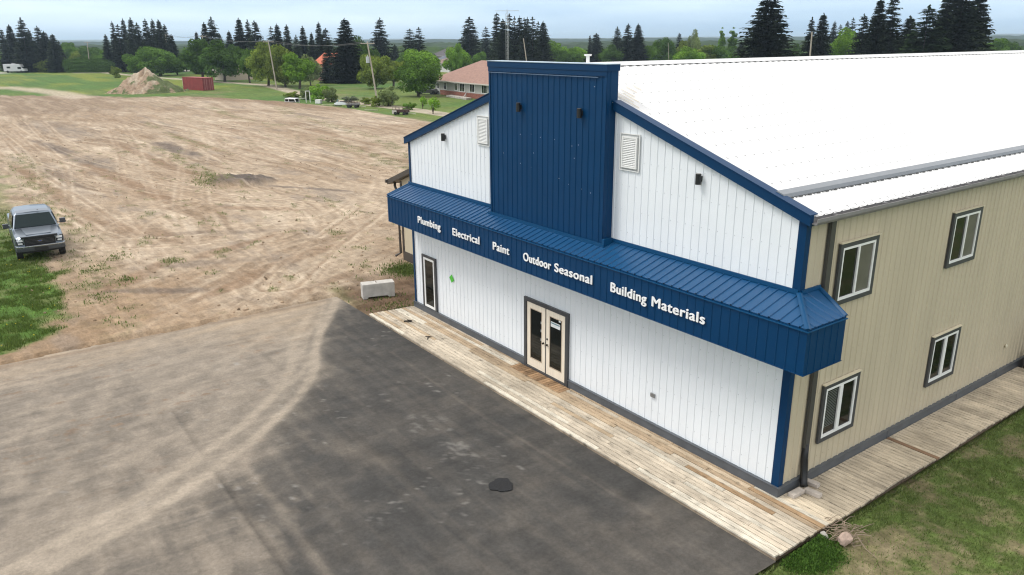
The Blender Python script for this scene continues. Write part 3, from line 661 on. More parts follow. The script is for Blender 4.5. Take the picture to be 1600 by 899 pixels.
# windows on the beige side: (y0, y1, z0, z1, lower?)
def side_window(y0, y1, z0, z1, lower):
    t = .10; q = MB()
    q.box((.022, y0, z0), (.075, y1, z0 + t)); q.box((.022, y0, z1 - t), (.075, y1, z1)); q.box((.022, y0, z0 + t), (.075, y0 + t, z1 - t)); q.box((.022, y1 - t, z0 + t), (.075, y1, z1 - t))
    w = q.build('window', grey_m, B)
    q = MB(); q.box((.022, y0 - .01, z1), (.10, y1 + .02, z1 + .022)); q.build('drip_cap', mat('drip_cap', (.62, .56, .42), .5), w)
    f = .055 if not lower else .065; a0, a1, b0, b1 = y0 + t, y1 - t, z0 + t, z1 - t; m = (a0 + a1) / 2
    q = MB(); q.box((.03, a0, b0), (.068, a1, b0 + f)); q.box((.03, a0, b1 - f), (.068, a1, b1)); q.box((.03, a0, b0 + f), (.068, a0 + f, b1 - f)); q.box((.03, a1 - f, b0 + f), (.068, a1, b1 - f))
    mw = .03 if not lower else .065; q.box((.03, m - mw, b0 + f), (.072, m + mw, b1 - f)); q.build('frame', vinyl_m, w)
    abox('pane', (.026, a0 + f, b0 + f), (.040, m - mw, b1 - f), glass_m, w)
    abox('pane', (.026, m + mw, b0 + f), (.040, a1 - f, b1 - f), glass_m if lower else screen_m, w)
    return w
w1 = side_window(1.20, 2.65, 4.12, 5.47, False); w1['label'] = 'upper sliding window nearest the front corner'
side_window(5.98, 7.44, 4.10, 5.48, False)['label'] = 'upper sliding window farther along the beige wall'
w3 = side_window(1.24, 2.66, .87, 2.28, True); w3['label'] = 'lower two-sash window nearest the front corner, blind behind its left pane'
side_window(5.96, 7.42, .92, 2.30, True)['label'] = 'lower two-sash window farther along the beige wall'
q = MB()
for i in range(22): q.box((.0405, 1.43, 1.20 + i * .04), (.0425, 1.83, 1.222 + i * .04))
q.build('blind', mat('blind_slat', (.10, .11, .10), .5), w3)
# tall window of the front, left end
q = MB(); x0, x1, z0, z1 = -15.17, -14.22, .20, 2.20
q.box((x0, -.07, z0), (x1, -.022, z0 + .06)); q.box((x0, -.07, z1 - .08), (x1, -.022, z1)); q.box((x0, -.07, z0 + .06), (x0 + .1, -.022, z1 - .08)); q.box((x1 - .1, -.07, z0 + .06), (x1, -.022, z1 - .08))
w = q.build('window', grey_m, B, label='tall narrow single-pane window at the left end of the front')
q = MB(); x0 += .1; x1 -= .1; z0 += .06; z1 -= .08; f = .085
q.box((x0, -.06, z0), (x1, -.03, z0 + f)); q.box((x0, -.06, z1 - f), (x1, -.03, z1)); q.box((x0, -.06, z0 + f), (x0 + f, -.03, z1 - f)); q.box((x1 - f, -.06, z0 + f), (x1, -.03, z1 - f)); q.build('frame', vinyl_m, w)
abox('pane', (x0 + f, -.04, z0 + f), (x1 - f, -.026, z1 - f), glass_m, w)
mat('paper', (.72, .74, .74), .7)
# double door
q = MB(); q.box((-9.02, -.09, .0), (-8.90, -.022, 2.22)); q.box((-7.10, -.09, .0), (-6.98, -.022, 2.22)); q.box((-8.90, -.09, 2.11), (-7.10, -.022, 2.22)); q.box((-8.90, -.10, .0), (-7.10, -.022, .06))
q.box((-8.02, -.055, .06), (-7.98, -.022, 2.11))
q.build('door_frame', grey_m, B)
for x0, x1, hs in ((-8.89, -8.025, 1), (-7.975, -7.11, -1)):
    q = MB(); z0, z1, st = .07, 2.10, .15
    q.box((x0, -.065, z0), (x1, -.03, z0 + .26)); q.box((x0, -.065, z1 - .17), (x1, -.03, z1)); q.box((x0, -.065, z0 + .26), (x0 + st, -.03, z1 - .17)); q.box((x1 - st, -.065, z0 + .26), (x1, -.03, z1 - .17))
    d = q.build('door', wooddoor_m, B, bevel=.004, label='left leaf of the pale wood double door' if hs > 0 else 'right leaf of the pale wood double door, papers taped to its glass')
    abox('pane', (x0 + st + .02, -.05, z0 + .28), (x1 - st - .02, -.04, z1 - .19), glass_m, d)
    q = MB()
    for a, b, c, e in ((x0 + st, x1 - st, z0 + .26, z0 + .28), (x0 + st, x1 - st, z1 - .19, z1 - .17), (x0 + st, x0 + st + .02, z0 + .28, z1 - .19), (x1 - st - .02, x1 - st, z0 + .28, z1 - .19)):
        q.box((a, -.07, c), (b, -.035, e))
    q.build('glazing_bead', mat('bead', (.50, .40, .30), .6), d)
    hx = x1 - .06 if hs > 0 else x0 + .06
    q = MB(); q.tube([(hx, -.065, 1.0), (hx, -.12, 1.0)], [.028, .03], 10); 
    if hs < 0: q.tube([(hx, -.11, 1.0), (hx + .1, -.11, 1.0)], .01, 6)
    q.build('handle', mat('aged_bronze', (.05, .045, .04), .35, metal=.8), d)
    if hs < 0:
        q = MB(); q.box((-7.78, -.0545, 1.62), (-7.36, -.0515, 1.78)); q.cur = 1; q.box((-7.76, -.057, 1.72), (-7.38, -.0548, 1.755)); q.build('notice', [MATS['paper'], mat('notice_band', (.12, .22, .26), .6)], d); abox('notice', (-7.42, -.0545, 1.85), (-7.34, -.0515, 1.90), MATS['paper'], d)
        q = MB(); q.tube([(hx, -.065, 1.18), (hx, -.085, 1.18)], .03, 10); q.build('deadbolt', MATS['aged_bronze'], d)
    else:
        for zz in (1.02, 1.30, 1.55): abox('notice', (-8.24, -.0545, zz), (-8.20, -.0515, zz + .08), MATS['paper'], d)
# louvred vents
for x0, x1, z0, z1 in ((-11.42, -10.80, 6.47, 7.32), (-5.19, -4.57, 6.49, 7.34)):
    q = MB(); q.box((x0, -.03, z0), (x1, -.02, z1)); v = q.build('louvre_vent', mat('vent_gap', (.40, .41, .41), .6), B)
    q = MB(); e = .03
    q.box((x0 - .02, -.045, z0 - .02), (x1 + .02, -.022, z0)); q.box((x0 - .02, -.045, z1), (x1 + .02, -.022, z1 + .02)); q.box((x0 - .02, -.045, z0), (x0, -.022, z1)); q.box((x1, -.045, z0), (x1 + .02, -.022, z1))
    a, b, c, d = x0 + .055, x1 - .055, z0 + .05, z1 - .05
    q.box((a, -.07, c), (b, -.03, c + .04)); q.box((a, -.07, d - .04), (b, -.03, d)); q.box((a, -.07, c + .04), (a + .04, -.03, d - .04)); q.box((b - .04, -.07, c + .04), (b, -.03, d - .04)); q.build('frame', vinyl_m, v)
    q = MB(); n = 16; h = (d - c - .08) / n
    for i in range(n):
        z = c + .04 + i * h; q.prism([(a + .04, -.035, z + h), (a + .04, -.068, z + .012), (a + .04, -.064, z + .006), (a + .04, -.031, z + h - .008)], (b - a - .08, 0, 0))
    q.build('louvre', vinyl_m, v)
# wall lamps (up-down cylinders)
for x, z, y in ((-13.36, 6.51, 0), (-2.68, 6.58, 0), (-8.85, 7.75, TY), (-6.32, 7.76, TY)):
    q = MB(); q.tube([(x, y - .10, z - .12), (x, y - .10, z + .11)], .062, 14); q.box((x - .05, y - .07, z - .06), (x + .05, y - .018, z + .06)); q.cur = 1; q.tube([(x, y - .10, z + .111), (x, y - .10, z + .12)], .05, 14)
    q.build('wall_lamp', [black_m, mat('lamp_lens', (.2, .18, .16), .2)], B, smooth=False)
q = MB(); q.prism([(-13.36, -.024, 1.74), (-13.22, -.024, 1.58), (-13.06, -.024, 1.70), (-13.20, -.024, 1.88)], (0, -.004, 0)); q.build('sticker', lime_m, B, label='lime green diamond sticker')
q = MB(); q.box((-3.80, -.05, .93), (-3.66, -.02, 1.03)); q.box((-3.79, -.058, .94), (-3.735, -.05, 1.02)); q.box((-3.725, -.058, .94), (-3.67, -.05, 1.02)); q.build('outlet_box', mat('outlet_grey', (.28, .28, .28), .4, metal=.5), B)
# downspout at the front corner
q = MB(); q.box((.022, .72, .95), (.10, .88, 6.06)); q.build('downspout', mat('dark_brown_metal', (.062, .06, .055), .45), B)
q = MB(); q.tube([(.06, .80, 1.02), (.065, .80, .70), (.11, .77, .42), (.16, .72, .17), (.22, .66, .09)], [.075, .08, .082, .085, .085], 10)
for i in range(14):
    pass
q.build('drain_hose', black_m, B, smooth=True)
q = MB(); q.tube([(.03, 10.67, .92), (.06, 10.67, .92)], .05, 10); q.build('wall_fitting', mat('pale_fitting', (.7, .65, .5), .5), B)
# roof pipe near the ridge
q = MB(); q.tube([(-8.3, 1.6, 8.7), (-8.3, 1.6, 9.06)], .05, 10); q.tube([(-8.3, 1.6, 9.06), (-8.3, 1.6, 9.11)], [.10, .11], 10); q.build('vent_pipe', vinyl_m, B)
# brown lean-to on the far side
q = MB(); y0, y1 = 3.0, 16.0; k2 = .36
def zr(x): return 6.1 + (x + Lb) * k2
q.prism([(-Lb - .05, y0 - .3, zr(-Lb)), (-23.0, y0 - .3, zr(-23.0)), (-23.0, y0 - .3, zr(-23.0) - .22), (-Lb - .05, y0 - .3, zr(-Lb) - .22)], (0, y1 - y0, 0)); q.build('annex_roof', brown_m, B)
q = MB(); x0 = -22.3
q.prism([(-Lb - .03, y0, .3), (x0, y0, .3), (x0, y0, zr(x0) - .24), (-Lb - .03, y0, zr(-Lb) - .24)], (0, y1 - y0 - .5, 0)); q.cur = 1
q.box((x0 - .02, y0 - .02, -.15), (-Lb - .04, y1 - .6, .3)); q.box((x0 - .025, y0 - .025, .3), (x0 + .12, y0 + .1, zr(x0) - .25)); q.box((-19.6, y0 - .05, .3), (-17.9, y0 - .01, 2.6)); q.box((-21.2, y0 - .05, 1.2), (-20.2, y0 - .01, 2.9)); q.build('annex_wall', [beige_m, brown_m], B)
q = MB(); q.tube([(-22.9, y0 + .05, 3.42), (-22.75, y0 - .05, 3.25), (-22.45, y0 - .10, 3.0), (-22.40, y0 - .10, .2), (-22.55, y0 - .3, .05)], .06, 8); q.box((-23.12, y0 - .35, 3.38), (-22.98, y1 - .4, 3.52)); q.build('annex_downspout', brown_m, B)

# ------------------------------------------------------------------ deck
def tone(worn=0):
    r = random.random(); base = np.array((.58, .50, .39)) if r < .66 else (np.array((.50, .385, .26)) if r < .84 else np.array((.66, .60, .49)))
    if worn: base = base * np.array((.82, .72, .62))
    return tuple(base * random.uniform(.84, 1.10))
deck = empty('wooden_deck', (0, 0, 0), label='weathered pale plank deck wrapping the front and beige side of the building', cat='deck')
q = MB(); bw, gp = .121, .019; y = -1.80; row = 0
xs_end = -16.1
while y < -.08:
    x = 1.28 + random.uniform(-.015, .02); xe = xs_end - (y + 1.8) * -.16 + random.uniform(-.02, .02)
    xe = -16.15 + (y + 1.8) * .12
    if -.5 < y: segs = [(1.28, -6.85), (-9.2, xe)]
    else: segs = [(x, xe)]
    for s0, s1 in segs:
        c = s0
        first = True
        while c > s1 + .05:
            ln = random.choice([2.4, 3.0, 3.66, 4.2, 4.88]) * (random.uniform(.3, 1) if first else 1); first = False
            e = max(s1, c - ln)
            if e - s1 < .5: e = s1
            worn = 1 if y > -.75 and random.random() < .5 else 0
            q.col = tone(worn); z = random.uniform(-.004, .003)
            q.box((e + .006, y + random.uniform(-.002, .002), -.04), (c - .006, y + bw + random.uniform(-.003, .002), z)); c = e
    y += bw + gp
q.build('front_boards', wood_m, deck)
q = MB(); y = .001
while y < 11.7:
    q.col = tuple(np.array((.54, .46, .345)) * random.uniform(.82, 1.15)) if abs(y - 4.36) > .08 else (.25, .16, .10)
    q.box((.07, y, -.04), (1.285 + .02 * math.sin(y * 1.7) + random.uniform(-.012, .015), y + bw, random.uniform(-.004, .003))); y += bw + gp
q.build('side_boards', wood_m, deck)
q = MB(); x = -9.18
while x < -6.9:
    q.col = tuple(np.array((.36, .23, .13)) * random.uniform(.6, 1.25)); q.box((x, -.52, -.04), (x + .105, -.10, .006)); x += .125
q.build('door_step_boards', wood_m, deck)
q = MB(); q.col = (.34, .27, .20)
q.box((-16.1, -1.80, -.13), (1.27, -1.765, -.045)); q.col = (.16, .12, .09); q.box((1.235, -1.76, -.13), (1.265, 11.8, -.045)); q.box((-16.14, -1.76, -.13), (-16.10, -.08, -.045)); q.build('deck_rim', wood_m, deck)
q = MB(); q.col = (.03, .025, .02); q.box((-16.0, -1.7, -.12), (1.2, -.07, -.06)); q.box((.07, -.07, -.12), (1.2, 11.7, -.06)); q.build('deck_gap_shade', wood_m, deck)  # near-black sheet under the boards, puts the shade of the gaps into colour
# dark scraps lying on the deck
for i, (x, yy, lab) in enumerate([(-14.55, -1.05, 'small dark scrap of bark lying on the deck near the tall window, larger of two'), (-12.75, -1.3, 'small dark splinter lying on the deck, smaller of two')]):
    q = MB()
    for j in range(5 - 3 * i):
        a = random.uniform(0, 3.1); d = Vector((math.cos(a), math.sin(a), 0)) * random.uniform(.08, .17); c = Vector((x + random.uniform(-.06, .06), yy + random.uniform(-.06, .06), .018 + .008 * j)); q.tube([c - d, c, c + d * .8], [.010, .02, .008], 5)
    tag(q.build('wood_scrap', mat('dark_scrap', (.03, .024, .018), .9)), lab, 'scrap', 'dark scraps on the deck')

# drain pavers on the deck
def paver(cx, cy, z, lx, ly, h, a, lab):
    q = MB(); q.box((-lx / 2, -ly / 2, 0), (lx / 2, ly / 2, h)); o = q.build('concrete_paver', paver_m, bevel=.008); o.location = (cx, cy, z); o.rotation_euler = (0, 0, a); tag(o, lab, 'paver', 'pavers under the drain hose')
paver(.24, .36, .004, .16, .40, .09, 0.0, 'pale concrete paver nearest the front corner, before the black drain hose')
paver(.45, .66, .004, .36, .14, .09, .12, 'pale concrete paver sticking out over the deck boards beside the black drain hose')
paver(.22, .98, .004, .30, .15, .09, .15, 'pale concrete paver against the grey skirt behind the black drain hose')

# concrete road block by the end of the deck
A_, Bq = np.array((-18.1, -1.1)), np.array((-17.75, .12)); dx = Bq - A_; ln = np.hypot(*dx); ang = math.atan2(dx[1], dx[0])
q = MB(); q.cur = 0
prof = [(0, 0), (.18, 0), (.22, .07), (ln - .30, .07), (ln - .26, 0), (ln, 0), (ln, .60), (0, .60)]
q.prism([(u, 0, z) for u, z in prof], (0, .45, 0))
o = q.build('concrete_block', conc_m, bevel=.02); o.location = (A_[0], A_[1], -.13); o.rotation_euler = (0, 0, ang)
tag(o, 'rough pale concrete road block standing on bare earth beside the deck end', 'concrete block')
q = MB(); q.tube([(ln * .45, .16, .6), (ln * .45, .19, .635), (ln * .45, .24, .635), (ln * .45, .27, .6)], .012, 6); q.build('lifting_loop', mat('rusty_bar', (.12, .07, .05), .8), o)

# stones and dry branches at the foot of the deck
def rock(name, c, r, m, lab, cat='stone', seed=0, grp='stones by the deck corner'):
    import bmesh
    bm = bmesh.new(); bmesh.ops.create_icosphere(bm, subdivisions=3, radius=1)
    rr = random.Random(seed); offs = [Vector((rr.uniform(-1, 1), rr.uniform(-1, 1), rr.uniform(-1, 1))).normalized() for _ in range(9)]
    for v in bm.verts:
        s = 1
        for o_ in offs:
            d = v.co.dot(o_)
            if d > .62: s = min(s, .62 / d + .08)
        v.co *= s * (1 + .05 * math.sin(9 * v.co.x + seed) * math.sin(8 * v.co.y))
        v.co = Vector((v.co.x * r[0], v.co.y * r[1], v.co.z * r[2]))
    me = bpy.data.meshes.new(name); bm.to_mesh(me); bm.free(); me.materials.append(m)
    o = link(bpy.data.objects.new(name, me)); o.location = c; o.rotation_euler = (0, 0, seed); tag(o, lab, cat, grp); return o
rock('stone', (1.78, -.30, .03), (.17, .15, .16), stone_m, 'large pinkish rounded stone in front of the dry branches', seed=1)
rock('stone', (1.42, -.42, -.04), (.13, .10, .08), greystone_m, 'flat grey stone half under the deck edge beside the branches', seed=2)
rock('stone', (1.66, -.62, -.07), (.05, .04, .035), mat('pale_stone', (.5, .45, .38), .9), 'small pale stone between the clover and the pinkish stone', seed=3)
q = MB()
for i in range(64):
    c = Vector((1.62 + random.gauss(0, .17), .02 + random.gauss(0, .22), -.06 + random.uniform(0, .10))); a = random.gauss(.9, .6); d = Vector((math.cos(a), math.sin(a), random.uniform(-.1, .25))) * random.uniform(.12, .40)
    b = c + d * .5 + Vector((random.uniform(-.05, .05), random.uniform(-.05, .05), .03)); q.tube([c - d * .5, b - d * .25, c + d * .6], [.009, .007, .003], 5)
q.tube([(1.85, .05, 0), (2.15, -.15, -.03), (2.42, -.22, -.06)], [.012, .009, .005], 5)
tag(q.build('dry_branches', twig_m), 'heap of dry brown branches between deck edge and pinkish stone', 'branches')

# things beyond the far end of the side deck
fe = empty('wooden_fence', (.1, 12.1, -.1), label='short brown board fence at the far end of the side deck', cat='fence')
q = MB()
for i in range(9): q.box((.0 + i * .16, 0, -.05), (i * .16 + .148, .03, 1.62 + .03 * (i % 2)))
q.build('board_panel', mat('brown_fence', (.16, .10, .065), .85, noise=.2, nscale=3), fe)
for x in (0.02, 1.3):
    q = MB(); q.box((x, .035, -.05), (x + .09, .125, 1.7)); q.build('post', MATS['brown_fence'], fe)
bn = empty('green_bin', (.45, 11.85, -.1), label='small dark green lidded bin in front of the brown board fence', cat='bin')
q = MB(); q.prism([(-.2, -.15, 0), (.2, -.15, 0), (.2, .15, 0), (-.2, .15, 0)], (0, 0, .55)); q.build('body', mat('bin_green', (.012, .07, .04), .5), bn, bevel=.02)
q = MB(); q.box((-.22, -.17, .55), (.22, .17, .60)); q.build('lid', MATS['bin_green'], bn, bevel=.01)

# ------------------------------------------------------------------ vegetation
def leaves_mesh(name, tris, shade, m):
    n = len(tris); V = tris.reshape(-1, 3); F = np.arange(n * 3).reshape(n, 3)
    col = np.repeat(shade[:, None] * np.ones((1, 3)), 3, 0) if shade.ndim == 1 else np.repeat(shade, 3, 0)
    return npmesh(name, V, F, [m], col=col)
def unit(n):
    v = rng.normal(size=(n, 3)); return v / np.linalg.norm(v, axis=1, keepdims=True)
def spruce_tris(H, R, nw=30,  gap=.0, power=.85, seed=0):
    r = np.random.default_rng(seed); T = []; S = []
    for i in range(nw):
        t = (i + r.uniform(-.3, .3)) / nw; z = H * (.04 + .94 * t)
        rad = R * (1 - t) ** power * (.95 if t > .12 else .8) + .12
        nb = max(7, int(13 * (1 - t) + 6)); a0 = r.uniform(0, 6.28)
        for b in range(nb):
            if r.random() < gap: continue
            a = a0 + 2 * math.pi * b / nb + r.uniform(-.25, .25); ln = rad * r.uniform(.62, 1.18)
            d = np.array((math.cos(a), math.sin(a), 0)); s = np.array((-math.sin(a), math.cos(a), 0)); up = np.array((0, 0, 1.))
            rise = r.uniform(-.1, .28) * (1 if t > .4 else .3); nseg = max(2, int(ln / .55)); sh = r.uniform(.55, 1.35)
            z_ = z + r.uniform(-.5, .5) * H / nw * 1.3; P = [np.array((0, 0, z_)) + d * ln * k / nseg + up * ln * (rise * (k / nseg) - .32 * (k / nseg) ** 2 + .16 * (k / nseg) ** 3 * 1.2) for k in range(nseg + 1)]
            for k in range(nseg):
                p0, p1 = P[k], P[k + 1]; w = (.34 + .15 * ln) * (1.15 - .6 * k / nseg)
                for sg in (-1, 1):
                    for j in range(2):
                        o = p0 + (p1 - p0) * r.uniform(0, 1)
                        tip = o + d * w * r.uniform(.4, 1.1) + s * sg * w * r.uniform(.6, 1.2) - up * w * r.uniform(.05, .8)
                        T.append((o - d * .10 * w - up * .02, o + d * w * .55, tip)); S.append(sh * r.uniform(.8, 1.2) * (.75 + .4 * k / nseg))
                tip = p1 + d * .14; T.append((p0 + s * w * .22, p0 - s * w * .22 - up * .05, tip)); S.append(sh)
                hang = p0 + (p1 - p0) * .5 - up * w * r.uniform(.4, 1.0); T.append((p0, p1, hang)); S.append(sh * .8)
    for j in range(10):
        a = r.uniform(0, 6.28); z = H * (.955 + .045 * j / 10); o = np.array((0, 0, z)); d = np.array((math.cos(a), math.sin(a), -.2)) * .22
        T.append((o + (0, 0, .25), o + d, o - np.array((0, 0, .15)))); S.append(1.0)
    return np.array(T), np.array(S)
def trunk_mb(H, r0, top=.95, lean=0):
    q = MB(); q.tube([(0, 0, -.3), (0, 0, H * .25), (lean * .5, 0, H * .6), (lean, 0, H * top)], [r0, r0 * .8, r0 * .45, r0 * .08], 8); return q
SPR = []
for i, (H, R, nw, gap, pw) in enumerate([(14, 2.7, 40, .04, .74), (14, 2.3, 42, .08, .62), (14, 3.1, 36, .12, .78), (14, 1.6, 40, .12, .6), (14, 2.5, 30, .30, .62), (14, 3.0, 58, .05, .80)]):
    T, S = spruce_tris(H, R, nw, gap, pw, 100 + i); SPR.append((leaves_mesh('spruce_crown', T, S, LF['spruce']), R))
SPRG = []
for me_, R in (SPR[0], SPR[2]):
    m2_ = me_.copy(); m2_.materials[0] = LF['spruce_g']; SPRG.append((m2_, R))
tq = trunk_mb(14, .22); tmp = tq.build('trunk', bark_m); TRK = tmp.data; bpy.data.objects.remove(tmp)
def spruce(b, H, hw, label, group=None, kind=None, green=False, lean=0):
    """b base point, H height, hw half width of the crown in metres"""
    lib = SPRG if green else SPR
    best = min(range(len(lib)), key=lambda i: abs(lib[i][1] / 14 - 1.45 * hw / H) + random.uniform(0, .05)) if kind is None else kind
    me_, R = lib[best]
    t = empty('spruce_tree', b, random.uniform(0, 6.28), label, 'tree', group); t.rotation_euler[1] = lean
    s = H / 14; hw = hw * 1.45; sx = hw / R
    for nm, m in (('crown', me_), ('trunk', TRK)):
        o = link(bpy.data.objects.new(nm, m), t); o.scale = (sx * random.uniform(.85, 1.2), sx * random.uniform(.85, 1.2), s) if nm == 'crown' else (s, s, s)
    return t
def crown_tris(H, R, nclump, nleaf, leaf, seed, low=.25, squash=.8, clump=.34, form='round'):
    r = np.random.default_rng(seed); C = []
    while len(C) < nclump:
        u = r.uniform(-1, 1, 3)
        if np.linalg.norm(u) > 1 or np.linalg.norm(u) < .45: continue
        z = low * H + (H * (1 - low)) * (u[2] * .5 + .5)
        wz = 1 if form == 'round' else (1 - .75 * (u[2] * .5 + .5))
        C.append((u[0] * R * .80 * wz, u[1] * R * .80 * wz, z * .93 + .0, r.uniform(.5, 1.35) * clump * R))
    C.append((0, 0, H * (.5 + low / 2), R * .55)); C = np.array(C)
    w = C[:, 3] ** 2; idx = r.choice(len(C), nleaf, p=w / w.sum()); u = r.normal(size=(nleaf, 3)); u /= np.linalg.norm(u, axis=1, keepdims=True)
    rad = C[idx, 3] * r.uniform(.55, 1.08, nleaf) ** .6; c = C[idx, :3] + u * rad[:, None] * np.array((1, 1, squash))
    tone_ = r.uniform(.7, 1.3, len(C))
    a = r.normal(size=(nleaf, 3)); a -= (a * u).sum(1)[:, None] * u * .6; a /= np.linalg.norm(a, axis=1, keepdims=True)
    b = np.cross(u + .7 * r.normal(size=(nleaf, 3)), a); b /= np.linalg.norm(b, axis=1, keepdims=True)
    sz = leaf * r.uniform(.6, 1.4, nleaf)[:, None]
    T = np.stack([c + a * sz * .6, c - a * sz * .4 + b * sz * .5, c - a * sz * .4 - b * sz * .5], 1)
    return T, tone_[idx] * r.uniform(.75, 1.25, nleaf), C
def bough_mb(H, R, C, r0, low, seed=0, multi=False):
    rr = random.Random(seed); q = MB(); zt = H * (low + .12)
    if multi:
        for k in range(4):
            c = C[rr.randrange(len(C))]; q.tube([(rr.uniform(-.15, .15), rr.uniform(-.15, .15), -.2), (c[0] * .35, c[1] * .35, zt * .8), (c[0] * .85, c[1] * .85, c[2])], [r0 * .6, r0 * .4, r0 * .08], 6)
    else:
        q.tube([(0, 0, -.3), (.03 * H, 0, zt * .55), (0, 0, zt), (0, .02 * H, H * .7)], [r0, r0 * .8, r0 * .65, r0 * .15], 8)
        for k in range(6):
            c = C[rr.randrange(len(C))]; q.tube([(0, 0, zt * rr.uniform(.7, 1)), (c[0] * .4, c[1] * .4, zt + (c[2] - zt) * .5), (c[0] * .9, c[1] * .9, c[2])], [r0 * .45, r0 * .28, r0 * .06], 6)
    return q
DEC = {}
def dec_lib(form):
    if form in DEC: return DEC[form]
    L_ = []
    spec = {'round': [(8, 4.2, 34, 9000, .34, .18), (8, 3.8, 26, 8000, .34, .22), (8, 4.6, 40, 9500, .34, .15)],
            'bush': [(3, 2.2, 16, 3200, .22, .02), (3, 1.8, 13, 2600, .22, .02)],
            'open': [(7, 3.2, 22, 3000, .30, .2)],
            'column': [(10, .9, 70, 4200, .26, .06)],
            'sapling': [(3, 1.3, 12, 700, .20, .15)]}[form]
    for i, (H, R, nc, nl, lf, low) in enumerate(spec):
        T, S, C = crown_tris(H, R, nc, nl, lf, 300 + i + len(form), low, clump=.32 if form != 'column' else .5, form='round')
        tq = bough_mb(H, R, C, .04 * H if form != 'column' else .015 * H, low, i, form in ('bush', 'sapling')); tmp = tq.build('trunk', bark_m); tm = tmp.data; bpy.data.objects.remove(tmp)
        L_.append((T, S, H, R, tm, {}))
    DEC[form] = L_; return L_
def deciduous(b, H, hw, label, color='mid', form='round', group=None, v=None, name='broadleaf_tree', rz=None):
    lib = dec_lib(form); T, S, H0, R0, tm, cache = lib[random.randrange(len(lib)) if v is None else v % len(lib)]
    if color not in cache: cache[color] = leaves_mesh('crown', T, S, LF[color])
    t = empty(name, b, random.uniform(0, 6.28) if rz is None else rz, label, 'tree' if form not in ('bush',) else 'bush', group)
    for nm, m in (('crown', cache[color]), ('trunk' if form != 'bush' else 'stems', tm)):
        o = link(bpy.data.objects.new(nm, m), t); o.scale = (hw / R0, hw / R0, H / H0)
    return t
def place(u, vb, vt, hw):
    hw = hw * 1.12
    b = at(u, vb); b[2] = ZG - .05; H = hgt(b, vt); p = mpp(b)
    # aim the top of the tree at the pixel column u (verticals splay in this view)
    ut = proj((b[0], b[1], b[2] + H))[0]; b2 = at(u + (u - ut), vb); b2[2] = ZG - .05
    return b2, H, hw * p

ORD = ['first', 'second', 'third', 'fourth', 'fifth', 'sixth', 'seventh', 'eighth', 'ninth', 'tenth', 'eleventh']
def row(items, vb, desc, group, **k):
    n = len(items)
    for i, (u, vt, hw) in enumerate(items):
        o = ORD[i]
        b, H, w = place(u, vb + random.uniform(-1.5, 1.5), vt, hw)
        spruce(b, H, w, f'{o} dark spruce from the left {desc}', group, **k)
row([(1, 45, 6), (13, 39, 10), (31, 28, 15), (44, 46, 9), (57, 41, 13), (68, 49, 12), (81, 53, 10), (91, 64, 7)], 112, 'behind the white motorhome', 'spruces behind the motorhome')
row([(164, 54, 7), (174, 33, 9), (183, 38, 8), (191, 29, 9), (203, 28, 10), (213, 36, 8), (226, 30, 8), (237, 30, 9), (247, 31, 10), (256, 38, 9), (267, 54, 8)], 113, 'in the tall row behind the dirt pile', 'spruces behind the dirt pile')
row([(306, 49, 7), (318, 35, 12), (329, 27, 16), (342, 52, 10)], 116, 'in the clump above the container trees', 'spruces behind the container trees')
row([(357, 48, 8), (372, 28, 13), (386, 31, 10), (397, 32, 13), (411, 62, 8)], 117, 'in the clump left of the middle pole', 'spruces left of the middle pole')
row([(423, 42, 8), (432, 37, 11), (447, 38, 9), (462, 55, 8), (472, 41, 9), (486, 51, 8), (497, 34, 10), (508, 44, 14)], 118, 'behind the red-roofed house', 'spruces behind the red-roofed house')
row([(776, 20, 8), (786, 30, 12), (796, 21, 10), (804, 26, 8), (812, 25, 8), (819, 28, 8), (824, 27, 8), (832, 27, 9), (841, 34, 9), (849, 33, 11)], 116, 'in the clump behind the lattice mast', 'spruces behind the mast')
row([(965, 42, 10), (982, 37, 13), (998, 37, 13)], 108, 'of three at the left end of the ridge', 'spruces at the left end of the ridge')
row([(1305, 33, 6), (1314, 38, 6), (1325, 33, 6), (1334, 28, 7)], 96, 'of four tiny far ones over the ridge', 'small far spruces over the ridge')
row([(1270, 27, 14), (1288, 20, 15)], 128, 'of two behind the stubby pole', 'pair of spruces over the ridge')
row([(1352, 21, 20), (1378, -4, 22), (1400, -9, 26), (1424, 25, 20)], 138, 'of four open-branched ones over the ridge', 'open spruces over the ridge')
row([(1487, -14, 32), (1512, -34, 34), (1537, -24, 27)], 142, 'of three at the right end of the ridge', 'tall spruces at the right end')
for u, vb, vt, hw, lab, k in [
    (538, 130, 28, 18, 'tall lone spruce standing on the lawn right of the red-roofed house', None), (511, 130, 66, 13, 'dark low spruce hiding part of the red-roofed house', 2),
    (593, 110, 28, 15, 'tall slender spruce behind the right-hand utility pole', 2), (640, 110, 45, 12, 'left of two sparse spruces above the bright green tree', 4), (654, 111, 43, 10, 'right of two sparse spruces above the bright green tree', 4),
    (617, 108, 70, 9, 'small dark bushy conifer between the utility pole spruce and the sparse pair', 0), (733, 106, 27, 15, 'tall dark spruce directly behind the brown-roofed bungalow', 1),
    (759, 104, 42, 11, 'thin sparse spruce just left of the blue sign tower', 4), (932, 106, 52, 11, 'small solitary spruce above the right half of the sign tower', 0),
    (922, 106, 55, 3, 'very thin bare-topped spruce beside the small solitary spruce', 3), (1062, 104, 52, 5, 'tiny spruce tip rising out of the dark broadleaf tree over the ridge', 3),
    (1159, 105, 64, 8, 'small dark spruce left of the giant spruce over the ridge', 0)]:
    b, H, w = place(u, vb, vt, hw); spruce(b, H, w, lab, None, k)
b, H, w = place(1205, 142, -18, 36); spruce(b, H, w, 'giant broad spruce over the ridge, its tip cut by the top of the photo', None, 5)
